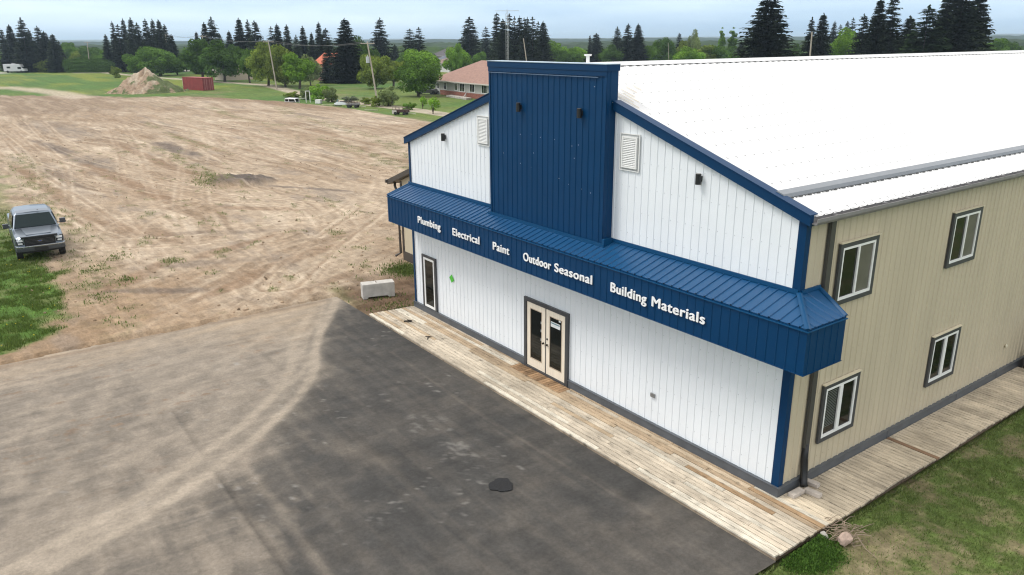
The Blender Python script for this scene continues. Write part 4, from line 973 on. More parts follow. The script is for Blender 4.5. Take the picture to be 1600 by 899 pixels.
b, H, w = place(1454, 145, 8, 34); spruce(b, H, w, 'broad greener spruce between the open spruces and the tall right-hand mass', None, 1, green=True)

G1 = 'broadleaf trees behind the lot'
for u, vb, vt, hw, col, lab, v in [
    (216, 118, 80, 22, 'mid', 'lower left half of the round green trees behind the dirt pile', 0), (245, 119, 71, 30, 'mid', 'round green tree topping the dirt pile from behind', 2),
    (275, 117, 95, 15, 'mid', 'low green tree between the dirt pile tree and the red container', 1),
    (308, 127, 58, 25, 'dark', 'dark green tree above the middle of the red container', 1), (344, 128, 66, 29, 'dark', 'broad dark green tree right of the red container', 0),
    (385, 130, 75, 18, 'mid', 'narrow green tree between the dark mass and the middle utility pole', 1), (413, 134, 69, 27, 'olive', 'yellowish green tree just left of the middle utility pole', 0),
    (440, 136, 68, 27, 'olive', 'yellowish green tree behind the middle utility pole', 2), (463, 139, 81, 25, 'bright', 'bright green tree right of the middle utility pole', 1),
    (482, 134, 88, 15, 'pale', 'thin pale tree in front of the left end of the red-roofed house', 0), (526, 130, 87, 14, 'grey', 'silvery grey-green tree between the red-roofed house and the lone spruce', 1),
    (556, 126, 60, 20, 'dark', 'dark green tree right of the lone lawn spruce', 0), (575, 125, 65, 15, 'dark', 'dark green tree behind the crossarm of the right-hand pole', 1),
    (584, 139, 83, 25, 'olive', 'olive green tree beside the foot of the right-hand utility pole', 2), (612, 138, 86, 22, 'olive', 'olive green tree between the right-hand pole and the bright tree', 1),
    (657, 128, 75, 31, 'bright', 'large bright green tree beyond the trunked tree by the bungalow', 2), (652, 151, 97, 30, 'mid', 'spreading green tree with visible trunk on the bungalow lawn', 0),
    (715, 117, 72, 22, 'bright', 'bright green tree behind the left part of the bungalow roof', 2), (714, 118, 66, 9, 'bright', 'narrow bright green crown rising above the tree behind the bungalow', 1),
    (818, 108, 60, 16, 'mid', 'green tree behind the white pole above the sign tower', 1), (838, 107, 72, 14, 'mid', 'low green tree right of the white pole above the sign tower', 2),
    (866, 106, 66, 20, 'bright', 'rounded bright green tree above the middle of the sign tower', 0), (893, 105, 74, 13, 'mid', 'low green tree right of the rounded one above the tower', 1),
    (908, 104, 72, 14, 'bright', 'bright low tree left of the small solitary spruce above the tower', 2), (957, 108, 72, 18, 'dark', 'dark green tree under the three spruces by the tower corner', 0),
    (1042, 108, 57, 17, 'dark', 'dark green tree behind the blue-roofed house over the ridge', 2), (1066, 107, 62, 12, 'olive', 'olive tree right of the dark tree over the ridge', 1), (1086, 106, 49, 10, 'pale', 'wispy pale-topped tree over the ridge', 0),
    (1078, 112, 75, 22, 'bright', 'bright green tree in the left of the wide green mass over the ridge', 0), (1102, 111, 69, 22, 'olive', 'yellow-green tree in the middle of the wide green mass over the ridge', 1), (1126, 111, 70, 19, 'mid', 'green tree at the right of the wide green mass over the ridge', 2),
    (1326, 120, 47, 24, 'bright', 'light green tree between the pair of spruces and the open spruces over the ridge', 0), (1308, 118, 66, 12, 'bright', 'low light green tree left of the big light green tree over the ridge', 1),
    (1560, 106, 58, 19, 'mid', 'low green tree right of the tall right-hand spruces', 1), (1548, 112, 68, 14, 'dark', 'dark low tree at the foot of the tall right-hand spruces', 2),
    (103, 106, 65, 17, 'mid', 'pale green tree right of the motorhome spruces', 1), (142, 108, 71, 22, 'dark', 'dark green tree above the long hedge', 2)]:
    b, H, w = place(u, vb, vt, hw); deciduous(b, H, w, lab, col, group=None, v=v)
for u, vb, vt, hw, col, lab, v in [
    (12, 110, 84, 16, 'mid', 'green tree at the extreme left edge', 0), (48, 111, 86, 14, 'dark', 'low dark green tree right behind the motorhome roof', 1), (122, 107, 76, 16, 'olive', 'yellowish tree left of the dark tree above the hedge', 2), (158, 109, 80, 13, 'mid', 'green tree above the right end of the long hedge', 0),
    (288, 112, 82, 14, 'dark', 'dark green tree behind the left end of the red container', 2), (366, 118, 72, 14, 'dark', 'dark green tree below the clump left of the middle pole', 0), (522, 118, 84, 12, 'dark', 'dark green tree below the line behind the red roof', 1), (634, 118, 84, 16, 'mid', 'mid green tree below the left sparse spruce', 0),
    (672, 112, 84, 12, 'mid', 'green tree left of the slate-roofed house', 1), (748, 108, 80, 12, 'mid', 'low green tree between tall dark spruce and sparse spruce', 2), (852, 106, 76, 12, 'mid', 'green tree just left of the rounded one above the tower', 2), (882, 108, 78, 12, 'dark', 'dark low tree right of the rounded one above the tower', 1),
    (942, 106, 76, 12, 'mid', 'green tree right of the small solitary spruce above the tower', 0), (985, 107, 72, 15, 'olive', 'olive tree under the middle of the three ridge spruces', 2), (1012, 107, 70, 15, 'mid', 'green tree left of the blue-roofed house over the ridge', 1), (1030, 108, 66, 13, 'mid', 'green tree close behind the blue roof over the ridge', 0),
    (1142, 108, 74, 12, 'dark', 'dark low tree between the two poplars over the ridge', 1), (1168, 107, 76, 11, 'mid', 'green low tree left of the giant spruce over the ridge', 2), (1244, 109, 70, 12, 'dark', 'dark low tree right of the giant spruce over the ridge', 0), (1336, 116, 62, 14, 'dark', 'dark green tree right of the big light green tree', 1), (1582, 104, 62, 15, 'dark', 'dark low tree at the far right over the ridge', 2)]:
    b, H, w = place(u, vb, vt, hw); deciduous(b, H, w, lab, col, v=v)
for u, vb, vt, hw, lab in [(1130, 106, 38, 4.5, 'left of two thin poplar spires over the ridge'), (1147, 106, 38, 6, 'right, wider of two thin poplar spires over the ridge')]:
    b, H, w = place(u, vb, vt, hw); deciduous(b, H, w, lab, 'mid', 'column', name='poplar_tree')
for u, vb, vt, hw, col, lab, nm in [
    (66, 113, 92, 14, 'olive', 'light yellowish bush right of the white motorhome', 'bush'), (178, 122, 103, 9, 'olive', 'light yellowish bush left of the dirt pile', 'bush'),
    (606, 166, 134, 20, 'pale', 'pale leafy bush right of the foot of the right-hand utility pole', 'bush'), (588, 166, 150, 10, 'olive', 'low olive bush at the foot of the right-hand utility pole', 'bush'),
    (478, 156, 134, 12, 'pale', 'left of the tall pale weedy bushes behind the metal rack', 'bush'), (497, 157, 131, 14, 'bright', 'middle of the tall weedy bushes behind the metal rack', 'bush'), (516, 160, 136, 13, 'pale', 'right of the tall pale weedy bushes behind the white box', 'bush'),
    (455, 153, 143, 12, 'olive', 'low bush behind the white truck topper', 'bush'), (571, 163, 152, 10, 'olive', 'low scrubby bush left of the right-hand utility pole', 'bush'),
    (548, 160, 150, 12, 'grey', 'greyish scrub behind the steel scrap trailer', 'bush'), (640, 172, 160, 10, 'mid', 'small bush behind the dark crate wagon', 'bush')]:
    b, H, w = place(u, vb, vt, hw); deciduous(b, H, w, lab, col, 'bush', name=nm)
for u, vb, vt, hw, lab in [(676, 178, 148, 11, 'thin sapling by the gravel road in front of the bungalow'), (660, 170, 148, 7, 'short thin sapling left of the roadside sapling')]:
    b, H, w = place(u, vb, vt, hw); deciduous(b, H, w, lab, 'bright', 'sapling', name='sapling')
b = np.array((1.0, 11.75, -.12)); deciduous(b, .75, .38, 'dark leafy shrub beside the green bin at the end of the side deck', 'mid', 'bush', name='shrub')
# long hedge
a_, c_ = at(112, 113.5), at(172, 113); n_ = 34; T_ = []; S_ = []
T, S, C = crown_tris(1, 1, 14, 700, .12, 901, .0, 1, .4)
for i in range(n_):
    p = a_ + (c_ - a_) * i / (n_ - 1); s = np.array((2.6, 2.6, 4.4)) * random.uniform(.85, 1.15); T_.append(T * s + p + np.array((0, 0, -.3))); S_.append(S * random.uniform(.8, 1.2))
me = leaves_mesh('hedge', np.concatenate(T_), np.concatenate(S_), LF['dark']); tag(link(bpy.data.objects.new('hedge', me)), 'long dark clipped hedge along the far road behind the grass field', 'hedge')

# far woods: rolling tree canopy, too many trees to count
def woods(name, r0, r1, a0, a1, h, seed, col, hill=0, step=9):
    nr = int((r1 - r0) / step); na_ = int((a1 - a0) * (r0 + r1) / 2 / step); R_, A_g = np.meshgrid(np.linspace(r0, r1, nr), np.linspace(a0, a1, na_), indexing='ij')
    x = CAM[0] - np.sin(A_g) * R_; y = CAM[1] + np.cos(A_g) * R_
    z = h * (.45 + .75 * fbm(x / 22, y / 22, 3, seed)) + (rng.random(x.shape) - .5) * h * .35 + hill * fbm(x / 700, y / 700, 3, seed + 3)
    z = z * np.clip((R_ - r0) / (r0 * .12), 0, 1) * sstep(.30, .46, fbm(x / 160, y / 160, 2, seed + 9)) - .6 * (rng.random(x.shape) < .15); z[0] = -1; z[-1] = -1; z[:, 0] = -1; z[:, -1] = -1
    V = np.stack([x, y, z], -1).reshape(-1, 3); n, m = x.shape; i2 = (np.arange(n - 1)[:, None] * m + np.arange(m - 1)[None, :]).ravel()
    sh = (.55 + .9 * rng.random(x.shape)) * (.7 + .6 * fbm(x / 90, y / 90, 3, seed + 5)); c = np.array(col)[None, :] * sh.reshape(-1, 1)
    me = npmesh(name, V, np.stack([i2, i2 + m, i2 + m + 1, i2 + 1], 1), [LF_far], col=c); return tag(link(bpy.data.objects.new(name, me)), kind='stuff', label=None)
LF_far = mat('far_foliage', (.04, .06, .02), .95, spec=.1, attr='Col')
o = woods('nearer_woods', 350, 560, .10, 1.62, 6.0, 401, (.040, .070, .020), step=3.2); o['label'] = 'mixed green woods filling the ground behind the houses'; o['category'] = 'woods'
o = woods('valley_woods', 620, 1500, .0, 1.7, 7.0, 411, (.028, .048, .018), step=9); o['label'] = 'dark green woods in the valley beyond the town'; o['category'] = 'woods'
o = woods('distant_forest', 1700, 3600, -.1, 1.8, 9, 421, (.022, .040, .020), step=28, hill=8); o['label'] = 'hazy blue-green forest near the horizon'; o['category'] = 'woods'
def hills(name, r, a0, a1, h, seed):
    n = 160; q = MB(); A0 = np.linspace(a0, a1, n); z = h * (.35 + .65 * fbm(A0 * 7, A0 * 0 + 1.3, 4, seed)) * np.minimum(1, np.minimum(A0 - a0, a1 - A0) * 8)
    for k in range(3):
        pass
    P = [[(CAM[0] - math.sin(a) * rr, CAM[1] + math.cos(a) * rr, zz) for rr, zz in ((r, -2), (r + 500, h_ * .8), (r + 1100, h_), (r + 1900, -2))] for a, h_ in zip(A0, z)]
    q.add([p for c in P for p in c], [(i * 4 + k, i * 4 + 4 + k, i * 4 + 5 + k, i * 4 + 1 + k) for i in range(n - 1) for k in range(3)])
    return tag(q.build(name, mat('hill_green', (.035, .06, .028), .95, noise=.4, nscale=.01), smooth=True), kind='structure')
hills('hills', 4600, -.2, 1.8, 38, 51)

# haze: one box of thin air round everything below the sky
q = MB(); q.box((-9800, -9800, -3), (9800, 9800, 75)); hz = q.build('haze', []); tag(hz, kind='stuff'); hz['label'] = 'thin blue summer haze over the far country'; hz['category'] = 'haze'
hm = bpy.data.materials.new('haze'); hm.use_nodes = True; nt = hm.node_tree; nt.nodes.clear(); pv = nt.nodes.new('ShaderNodeVolumePrincipled'); om = nt.nodes.new('ShaderNodeOutputMaterial')
pv.inputs['Color'].default_value = (.66, .84, 1, 1); pv.inputs['Density'].default_value = .00019; pv.inputs['Anisotropy'].default_value = .2
nt.links.new(pv.outputs['Volume'], om.inputs['Volume']); hz.data.materials.append(hm)

# ------------------------------------------------------------------ grass blades, weeds, clods
def blades(name, pts, h, w, colf, m, cat='grass', label='', dens=1):
    n = len(pts); a = rng.uniform(0, 6.283, n); hh = h * rng.uniform(.5, 1.4, n); ww = w * rng.uniform(.6, 1.4, n); ln = rng.uniform(.1, .9, n) * hh
    b = rng.uniform(0, 6.283, n); d = np.stack([np.cos(a), np.sin(a), a * 0], 1) * ww[:, None]
    t = pts + np.stack([np.cos(b) * ln, np.sin(b) * ln, hh], 1); T = np.stack([pts - d, pts + d, t], 1)
    c = colf(n); me = npmesh(name, T.reshape(-1, 3), np.arange(n * 3).reshape(n, 3), [m], col=np.repeat(c, 3, 0))
    o = tag(link(bpy.data.objects.new(name, me)), kind='stuff'); o['label'] = label; o['category'] = cat; return o
blade_m = leafmat('grass_blade', (1, 1, 1), 0, .3)
def gzv(x, y):
    i = np.clip(np.searchsorted(gx, x), 0, nx - 1); j = np.clip(np.searchsorted(gy, y), 0, ny - 1); return Z[i, j]
def gcolor(n, a=(.06, .13, .02), b=(.14, .25, .04)):
    t = rng.random((n, 1)); return (np.array(a) * (1 - t) + np.array(b) * t) * rng.uniform(.7, 1.25, (n, 1))
n = 260000; x = rng.uniform(1.32, 8.5, n); y = rng.uniform(-3.5, 13, n)
dn = sstep(.33, .55, fbm(x / .8, y / .8, 5, 90, .62)) * (.4 + .6 * sstep(.4, .6, fbm(x / .18, y / .18, 2, 95))) + .16
keep = rng.random(n) < dn * .75; x, y = x[keep], y[keep]
ptsg = np.stack([x, y, gzv(x, y) - .01], 1)
blades('lawn_grass', ptsg, .06, .009, lambda n: gcolor(n, (.11, .165, .04), (.24, .28, .11)), blade_m, label='thin patchy grass on the lawn beside the deck')
n = 9000; r_ = np.sqrt(rng.random(n)); th = rng.uniform(0, 6.28, n); rr2 = r_ * (.65 + .6 * vnoise(th * 1.9, th * 0, 7)); x = 1.55 + .48 * rr2 * np.cos(th) + rng.normal(0, .09, n); y = -1.10 + .72 * rr2 * np.sin(th) + rng.normal(0, .08, n); keep = (x > 1.30); x, y = x[keep], y[keep]
blades('clover_patch', np.stack([x, y, gzv(x, y) + rng.uniform(0, .06, len(x))], 1), .035, .016, lambda n: gcolor(n, (.05, .11, .022), (.12, .22, .045)), blade_m, cat='clover', label='bright green clover patch at the front corner of the deck')
n = 190000; x = rng.uniform(-47, -20, n); y = rng.uniform(-16, -8.6, n)
e2 = (fbm(x / 1.4, y / 1.4, 4, 81) - .5) * 2.4; yl2 = np.interp(x, [-80, -72, -53, -45.7, -33, -28, -24.2, -22.1, -20.8, -20.3], [-13, -10.2, -10.2, -10.1, -10.6, -10.5, -10.7, -11.3, -12.0, -13.4])
m_ = sstep(.5, -.6, y - yl2 + e2 * 1.3) * (.12 + .88 * sstep(.38, .62, fbm(x / .5, y / .5, 3, 96))) * (.3 + .7 * sstep(-42, -33, x)); keep = rng.random(n) < m_
x, y = x[keep], y[keep]; blades('verge_grass', np.stack([x, y, gzv(x, y) - .02], 1), .12, .014, lambda n: gcolor(n, (.075, .125, .028), (.16, .22, .06)), blade_m, label='lush green grass verge around the pickup truck')
k_ = rng.random(len(x)) < .006; k_ &= fbm(x / 2, y / 2, 2, 97) > .48; nf = k_.sum(); fp = np.stack([x[k_], y[k_], gzv(x[k_], y[k_]) + .10], 1); u = unit(nf) * .03
Tf = np.stack([fp + u, fp + np.roll(u, 1, 1) , fp - u * .8], 1); me = npmesh('dandelions', Tf.reshape(-1, 3), np.arange(nf * 3).reshape(nf, 3), [mat('dandelion', (.75, .55, .01), .8)])
o = tag(link(bpy.data.objects.new('dandelions', me)), kind='stuff'); o['label'] = 'yellow dandelions dotted in the green verge'; o['category'] = 'flowers'
# weeds on the lot and by the block
xx = []; 
for cx, cy, sx, sy, nn in [(-20.7, 2.2, .55, .45, 2600), (-30.9, -7.6, .4, .3, 130), (-29.0, -8.9, .5, .3, 120), (-24.6, -9.3, .35, .2, 110), (-44, 17.2, 1.2, .3, 260), (-33.2, 5.4, .5, .3, 40), (-48.8, 1.6, 1.2, .5, 500), (-52, 2.4, 1.6, .4, 350), (-17.2, -.3, .8, .6, 500), (-16.3, -.25, .2, .2, 300), (-28.5, -5.6, .3, .2, 120), (-26.5, -8, .3, .2, 130)]:
    xx.append(np.stack([rng.normal(cx, sx, nn), rng.normal(cy, sy, nn)], 1))
i_ = np.where((wd.ravel() > .35) & (X.ravel() < -20) & (X.ravel() > -115) & (gmask.ravel() < .3))[0]; i_ = rng.choice(i_, min(6000, len(i_)), replace=False)
xx.append(np.stack([X.ravel()[i_], Y.ravel()[i_]], 1) + rng.normal(0, .06, (len(i_), 2)))
xx = np.concatenate(xx); xx = xx[(xx[:, 0] < -16.2) & ~((xx[:, 0] > -19.3) & (xx[:, 1] < -1.8))]
blades('weeds', np.stack([xx[:, 0], xx[:, 1], gzv(xx[:, 0], xx[:, 1]) - .01], 1), .10, .022, lambda n: gcolor(n, (.10, .145, .04), (.17, .22, .07)), blade_m, cat='weeds', label='small green weeds sprinkled over the dirt lot')
# clods and gravel on the dirt
n = 15000; x = -19.5 - 75 * rng.random(n) ** 1.6; y = rng.uniform(-12, 34, n); k_ = rng.random(n) < sstep(.42, .66, fbm(x / 2.5, y / 1.3, 3, 72)) * (.3 + .7 * (fbm(x / 8, y / 3, 2, 99) > .5)); x, y = x[k_], y[k_]; n = len(x)
s = (.016 + .06 * rng.random(n) ** 5)[:, None]; c = np.stack([x, y, gzv(x, y) + .3 * s[:, 0]], 1); oct_ = np.array([(1, 0, 0), (-1, 0, 0), (0, 1, 0), (0, -1, 0), (0, 0, .8), (0, 0, -.8)])
V = (c[:, None, :] + oct_[None] * s[:, None] * rng.uniform(.6, 1.4, (n, 6, 1))).reshape(-1, 3); f8 = np.array([(0, 2, 4), (2, 1, 4), (1, 3, 4), (3, 0, 4), (2, 0, 5), (1, 2, 5), (3, 1, 5), (0, 3, 5)])
F = (np.arange(n)[:, None, None] * 6 + f8[None]).reshape(-1, 3); cc = np.array((.30, .22, .15)) * rng.uniform(.5, 1.5, (n, 1))
me = npmesh('clods', V, F, [mat('clod', (.3, .2, .15), .95, attr='Col', spec=.1)], col=np.repeat(cc, 6, 0)); o = tag(link(bpy.data.objects.new('clods', me)), kind='stuff'); o['label'] = 'loose clods and gravel on the dirt lot'; o['category'] = 'gravel'

# ------------------------------------------------------------------ pickup truck
paint = mat('truck_paint', (.19, .225, .27), .32, metal=.9, coat=.3); chrome = mat('chrome', (.45, .46, .48), .18, metal=1); tyre_m = mat('tyre', (.018, .018, .018), .85)
rim_m = mat('rim', (.35, .36, .38), .35, metal=.8); head_m = mat('headlight_glass', (.55, .58, .60), .12, spec=.7); grille_m = mat('grille_dark', (.010, .010, .011), .5, spec=.3)
darkp = mat('truck_lower', (.045, .05, .055), .4)
TK = empty('pickup_truck', (0, 0, 0), label='dark blue-grey pickup truck facing the camera on the grass edge', cat='pickup truck')
def loft(q, secs):
    n = len(secs[0]); o = []; 
    for s in secs: o += s
    q.add(o, [(i * n + k, i * n + (k + 1) % n, (i + 1) * n + (k + 1) % n, (i + 1) * n + k) for i in range(len(secs) - 1) for k in range(n)] + [tuple(range(n))[::-1], tuple((len(secs) - 1) * n + k for k in range(n))])
def sec(x, w, zb, zm, zt, r=.10):   # lower body section: half width w, bottom, shoulder, top
    return [(x, -w * .93, zb), (x, w * .93, zb), (x, w, zb + .12), (x, w, zm), (x, w - .04, zt - r * .6), (x, w - .04 - r, zt), (x, 0, zt + .025), (x, -(w - .04 - r), zt), (x, -(w - .04), zt - r * .6), (x, -w, zm), (x, -w, zb + .12)]
q = MB(); loft(q, [sec(-.06, .90, .52, .85, 1.04, .14), sec(-.22, .97, .46, .90, 1.10, .14), sec(-.8, 1.0, .44, .95, 1.15), sec(-1.5, 1.0, .42, .98, 1.20), sec(-1.62, 1.0, .42, .98, 1.20), sec(-4.0, 1.0, .42, 1.0, 1.24, .05), sec(-5.75, 1.0, .45, 1.0, 1.26, .05), sec(-5.85, .97, .5, 1.0, 1.24, .05)])
body = q.build('body', paint, TK, smooth=False, bevel=.015)
q = MB(); q.prism([(-.28, -.50, 1.125), (-.28, .50, 1.125), (-1.42, .62, 1.235), (-1.42, -.62, 1.235)], (0, 0, .022)); q.build('hood_bulge', paint, body, bevel=.02)
q = MB(); q.box((-5.70, -.84, 1.262), (-4.15, .84, 1.275)); q.build('bed_cover', mat('bed_dark', (.02, .02, .02), .7), TK)
def csec(x, wb, wt, zb, zt, r=.09): return [(x, -wb, zb), (x, wb, zb), (x, wt, zt - r), (x, wt - r, zt), (x, 0, zt + .03), (x, -(wt - r), zt), (x, -wt, zt - r)]
q = MB()
def cs(xb, xt, wb, wt, zb, zt, r=.10): return [(xb, -wb, zb), (xb, wb, zb), (xb + (xt - xb) * .9, wt + .01, zt - r), (xt, wt - r, zt), (xt, 0, zt + .03), (xt, -(wt - r), zt), (xb + (xt - xb) * .9, -(wt + .01), zt - r)]
loft(q, [cs(-1.50, -2.18, .93, .76, 1.19, 1.84), cs(-2.3, -2.5, .955, .79, 1.2, 1.90), cs(-3.3, -3.3, .955, .79, 1.2, 1.91), cs(-4.12, -3.98, .93, .76, 1.2, 1.86)])
cab = q.build('cab', paint, TK, bevel=.02)
def glassq(nm, pts, off, m=glass_m):
    q = MB(); q.prism(pts, off); return q.build(nm, m, cab)
glassq('windshield', [(-1.55, -.86, 1.245), (-1.55, .86, 1.245), (-2.09, .70, 1.755), (-2.09, -.70, 1.755)], (.028, 0, .022), mat('windshield_glass', (.008, .018, .020), .12, spec=.22))
for s in (-1, 1):
    for xa, xb, xc, xd in ((-1.75, -2.72, -2.72, -2.22), (-2.86, -3.90, -3.84, -2.86)):
        glassq('side_window', [(xa, s * .945, 1.26), (xb, s * .955, 1.26), (xc, s * .815, 1.74), (xd, s * .81, 1.74)], (0, s * .022, .006))
q = MB(); q.box((-2.15, .2, 1.93), (-2.05, .26, 1.94)); q.build('roof_marker', black_m, cab)
q = MB(); q.box((-.10, -.62, .66), (-.03, .62, 1.03)); g = q.build('grille', grille_m, TK, bevel=.02)
q = MB(); q.box((-.10, -.74, 1.03), (-.02, .74, 1.10)); q.build('grille_surround', mat('smoke_trim', (.02, .024, .03), .25), g, bevel=.015)
q = MB()
for z in (.76, .82, .88, .94): q.box((-.04, -.58, z), (-.028, .58, z + .012))
q.build('grille_bar', mat('bar_grey', (.06, .06, .065), .3), g)
q = MB(); q.prism([(-.03, .10 * math.cos(a), .86 + .042 * math.sin(a)) for a in [k * math.pi / 10 for k in range(20)]], (.02, 0, 0)); q.cur = 1; q.prism([(-.0095, .078 * math.cos(a), .86 + .027 * math.sin(a)) for a in [k * math.pi / 10 for k in range(20)]], (.003, 0, 0)); q.build('emblem', [chrome, mat('emblem_blue', (.03, .06, .2), .3)], g)
for s in (-1, 1):
    q = MB(); q.prism([(-.075, s * .64, .74), (-.075, s * .93, .74), (-.20, s * .965, 1.02), (-.10, s * .68, 1.02)], (.05, 0, 0)); hl = q.build('headlight', grille_m, TK, bevel=.01)
    q = MB(); q.prism([(-.045, s * .67, .90), (-.06, s * .90, .90), (-.09, s * .92, .99), (-.05, s * .69, .99)], (.03, 0, 0)); q.prism([(-.04, s * .70, .77), (-.05, s * .88, .77), (-.055, s * .88, .84), (-.04, s * .70, .84)], (.025, 0, 0)); q.build('lamp_lens', head_m, hl)
    q = MB(); q.tube([(.06, s * .70, .55), (.085, s * .70, .55)], .07, 12); q.build('fog_light', head_m, TK)
    q = MB(); q.box((-1.95, s * 1.0 if s > 0 else -1.06, 1.24), (-1.85, s * 1.06 if s > 0 else -1.0, 1.29)); q.box((-2.0, min(s * 1.05, s * 1.30), 1.22), (-1.86, max(s * 1.05, s * 1.30), 1.44)); q.build('wing_mirror', mat('mirror_shell', (.05, .055, .065), .3), TK, bevel=.02)
    q = MB()
    for x in (-2.45, -3.45): q.box((x, min(s * 1.0, s * 1.03), 1.04), (x + .22, max(s * 1.0, s * 1.03), 1.08))
    q.build('door_handle', chrome, TK)
    for x in (-.95, -4.75):
        q = MB(); 
        q.tube([(x, s * .74, .29), (x, s * .755, .29), (x, s * .98, .29), (x, s * .995, .29)], [.34, .39, .39, .34], 24); wl = q.build('wheel', tyre_m, TK)
        q = MB(); q.tube([(x, s * .995, .29), (x, s * 1.0, .29)], [.24, .22], 16); q.build('rim', rim_m, wl)
        q = MB(); pts = [(x + .47 * math.cos(a), s * 1.0, .33 + .45 * math.sin(a)) for a in [k * math.pi / 12 for k in range(13)]]
        q.tube([(p[0], s * .985, p[2]) for p in pts], .035, 6); q.build('wheel_arch', darkp, TK)
q = MB(); q.prism([(.0, -.96, .44), (.09, -.86, .44), (.11, -.5, .44), (.11, .5, .44), (.09, .86, .44), (.0, .96, .44), (-.25, 1.0, .44), (-.25, -1.0, .44)], (0, 0, .17)); bp = q.build('bumper', darkp, TK, bevel=.02)
q = MB(); q.prism([(.0, -.97, .615), (.095, -.87, .615), (.12, -.5, .615), (.12, .5, .615), (.095, .87, .615), (.0, .97, .615), (-.25, 1.0, .615), (-.25, -1.0, .615)], (0, 0, .07)); q.build('bumper_top', mat('bumper_chrome', (.34, .36, .38), .25, metal=.9), bp, bevel=.02)
q = MB(); q.box((.10, -.28, .46), (.118, .28, .60)); q.build('air_intake', black_m, bp)
q = MB(); q.box((-5.6, -.8, .30), (-.2, .8, .45)); q.build('underbody', black_m, TK)
q = MB(); q.tube([(-1.56, -.1, 1.26), (-1.60, -.75, 1.30)], .012, 5); q.tube([(-1.56, .75, 1.26), (-1.60, .1, 1.30)], .012, 5); q.build('wiper', black_m, cab)
TK.location = (-32.35, -10.42, -.03); TK.rotation_euler = (0, 0, math.radians(-1.5))

# ------------------------------------------------------------------ far objects
# dirt pile with weeds
pc = at(231, 144); w = 13.5
n_ = 90; u = np.linspace(-1.25, 1.25, n_); U, W = np.meshgrid(u, u, indexing='ij'); rr = np.hypot(U, W * 1.1); an = np.arctan2(W, U)
hh = 4.6 * np.clip(1 - rr, -.05, 1) ** 1.0 * (.9 + .2 * np.cos(an * 2 + 1)) + 1.7 * (fbm(U * 5, W * 5, 5, 501, .62) - .5) * (rr < 1.1) + .55 * (fbm(U * 14, W * 14, 3, 502) - .5);  hh = np.where(rr > 1.1, -.3, hh)
g_ = sstep(.52, .62, fbm(U * 5, W * 5, 5, 504, .6) + .16 * U) * (rr > .22)
c = mixc(np.ones(U.shape + (3,)) * np.array((.30, .22, .155)), np.array((.40, .33, .25)), sstep(.4, .7, fbm(U * 8, W * 3, 3, 505))); c = mixc(c, np.array((.06, .10, .03)), g_ * .85)
t_ = np.array((RC[0][0], RC[0][1])); t_ /= np.hypot(*t_); f_ = np.array((-t_[1], t_[0]))
V = np.stack([pc[0] + (U * t_[0] + W * f_[0]) * 7.4, pc[1] + (U * t_[1] + W * f_[1]) * 7.4, ZG + hh], -1).reshape(-1, 3); ii = (np.arange(n_ - 1)[:, None] * n_ + np.arange(n_ - 1)[None, :]).ravel()
me = npmesh('dirt_pile', V - np.array((pc[0], pc[1], 0)), np.stack([ii, ii + n_, ii + n_ + 1, ii + 1], 1), [ground_m], col=c.reshape(-1, 3), smooth=True)
o = link(bpy.data.objects.new('dirt_pile', me)); o.location = (pc[0], pc[1], 0); tag(o, 'tall heap of brown earth partly overgrown with weeds, left of the red container', 'dirt pile')
# red container
ca, cb = at(335.5, 141.5), at(279, 139); 
def container():
    t = empty('shipping_container', (0, 0, 0), label='rust-red steel shipping container on the grass right of the dirt pile', cat='container')
    # long side faces the camera-left, door end at right
    p0 = at(318, 142)  # near corner between long side and door end
    d1 = (at(282, 139.5) - p0)[:2]; d1 = d1 / np.hypot(*d1); Lc = 6.1; d2 = np.array((-d1[1], d1[0]))
    if np.dot(d2, p0[:2] - CAM[:2]) < 0: d2 = -d2
    M = Matrix(((-d1[0], d2[0], 0, p0[0]), (-d1[1], d2[1], 0, p0[1]), (0, 0, 1, ZG), (0, 0, 0, 1)))
    return t, M
t, M = container(); t.matrix_world = M
# local: x from -len (left) to 0 (near corner), y away from the camera
Lc, Wc, Hc = 8.4, 2.44, 2.6
q = MB(); pf_ = []
u_ = -Lc + .1
pts = [(-Lc, 0)]
while u_ < -.25: pts += [(u_, 0), (u_ + .05, .04), (u_ + .14, .04), (u_ + .19, 0)]; u_ += .28
pts.append((0, 0))
for (a, da), (b, db) in zip(pts[:-1], pts[1:]): q.quad((a, da, .12), (b, db, .12), (b, db, Hc - .1), (a, da, Hc - .1))
q.box((-Lc, 0.05, .02), (-.0, Wc, .12)); q.box((-Lc, .05, Hc - .1), (0, Wc, Hc - .03)); q.box((-Lc, Wc - .05, .1), (0, Wc, Hc - .1)); q.box((-Lc, .05, .1), (-Lc + .04, Wc, Hc - .1)); q.build('box_body', red_m, t)
q = MB()
for z in (.0, Hc - .12): q.box((-Lc, -.02, z), (0, .05, z + .12))
for x in (-Lc, -.12): q.box((x, -.02, .12), (x + .12, .06, Hc - .12))
q.build('corner_frame', red_m, t)
q = MB(); q.box((-Lc - .005, -.03, .5), (-Lc + .06, -.021, 2.3)); q.build('white_strip', mat('strip_white', (.7, .65, .62), .6), t)
for k in range(2):
    q = MB(); q.box((.0, .1 + k * 1.14, .14), (.05, 1.2 + k * 1.14, Hc - .12)); d = q.build('cargo_door', mat('door_red', (.20, .035, .04), .6, noise=.2, nscale=2), t)
    for j in (0.3, .75):
        q = MB(); q.tube([(.075, .1 + k * 1.14 + j, .12), (.075, .1 + k * 1.14 + j, Hc - .12)], .025, 6); q.build('locking_bar', mat('bar_pale', (.42, .22, .2), .5), d)
t.rotation_euler = t.rotation_euler
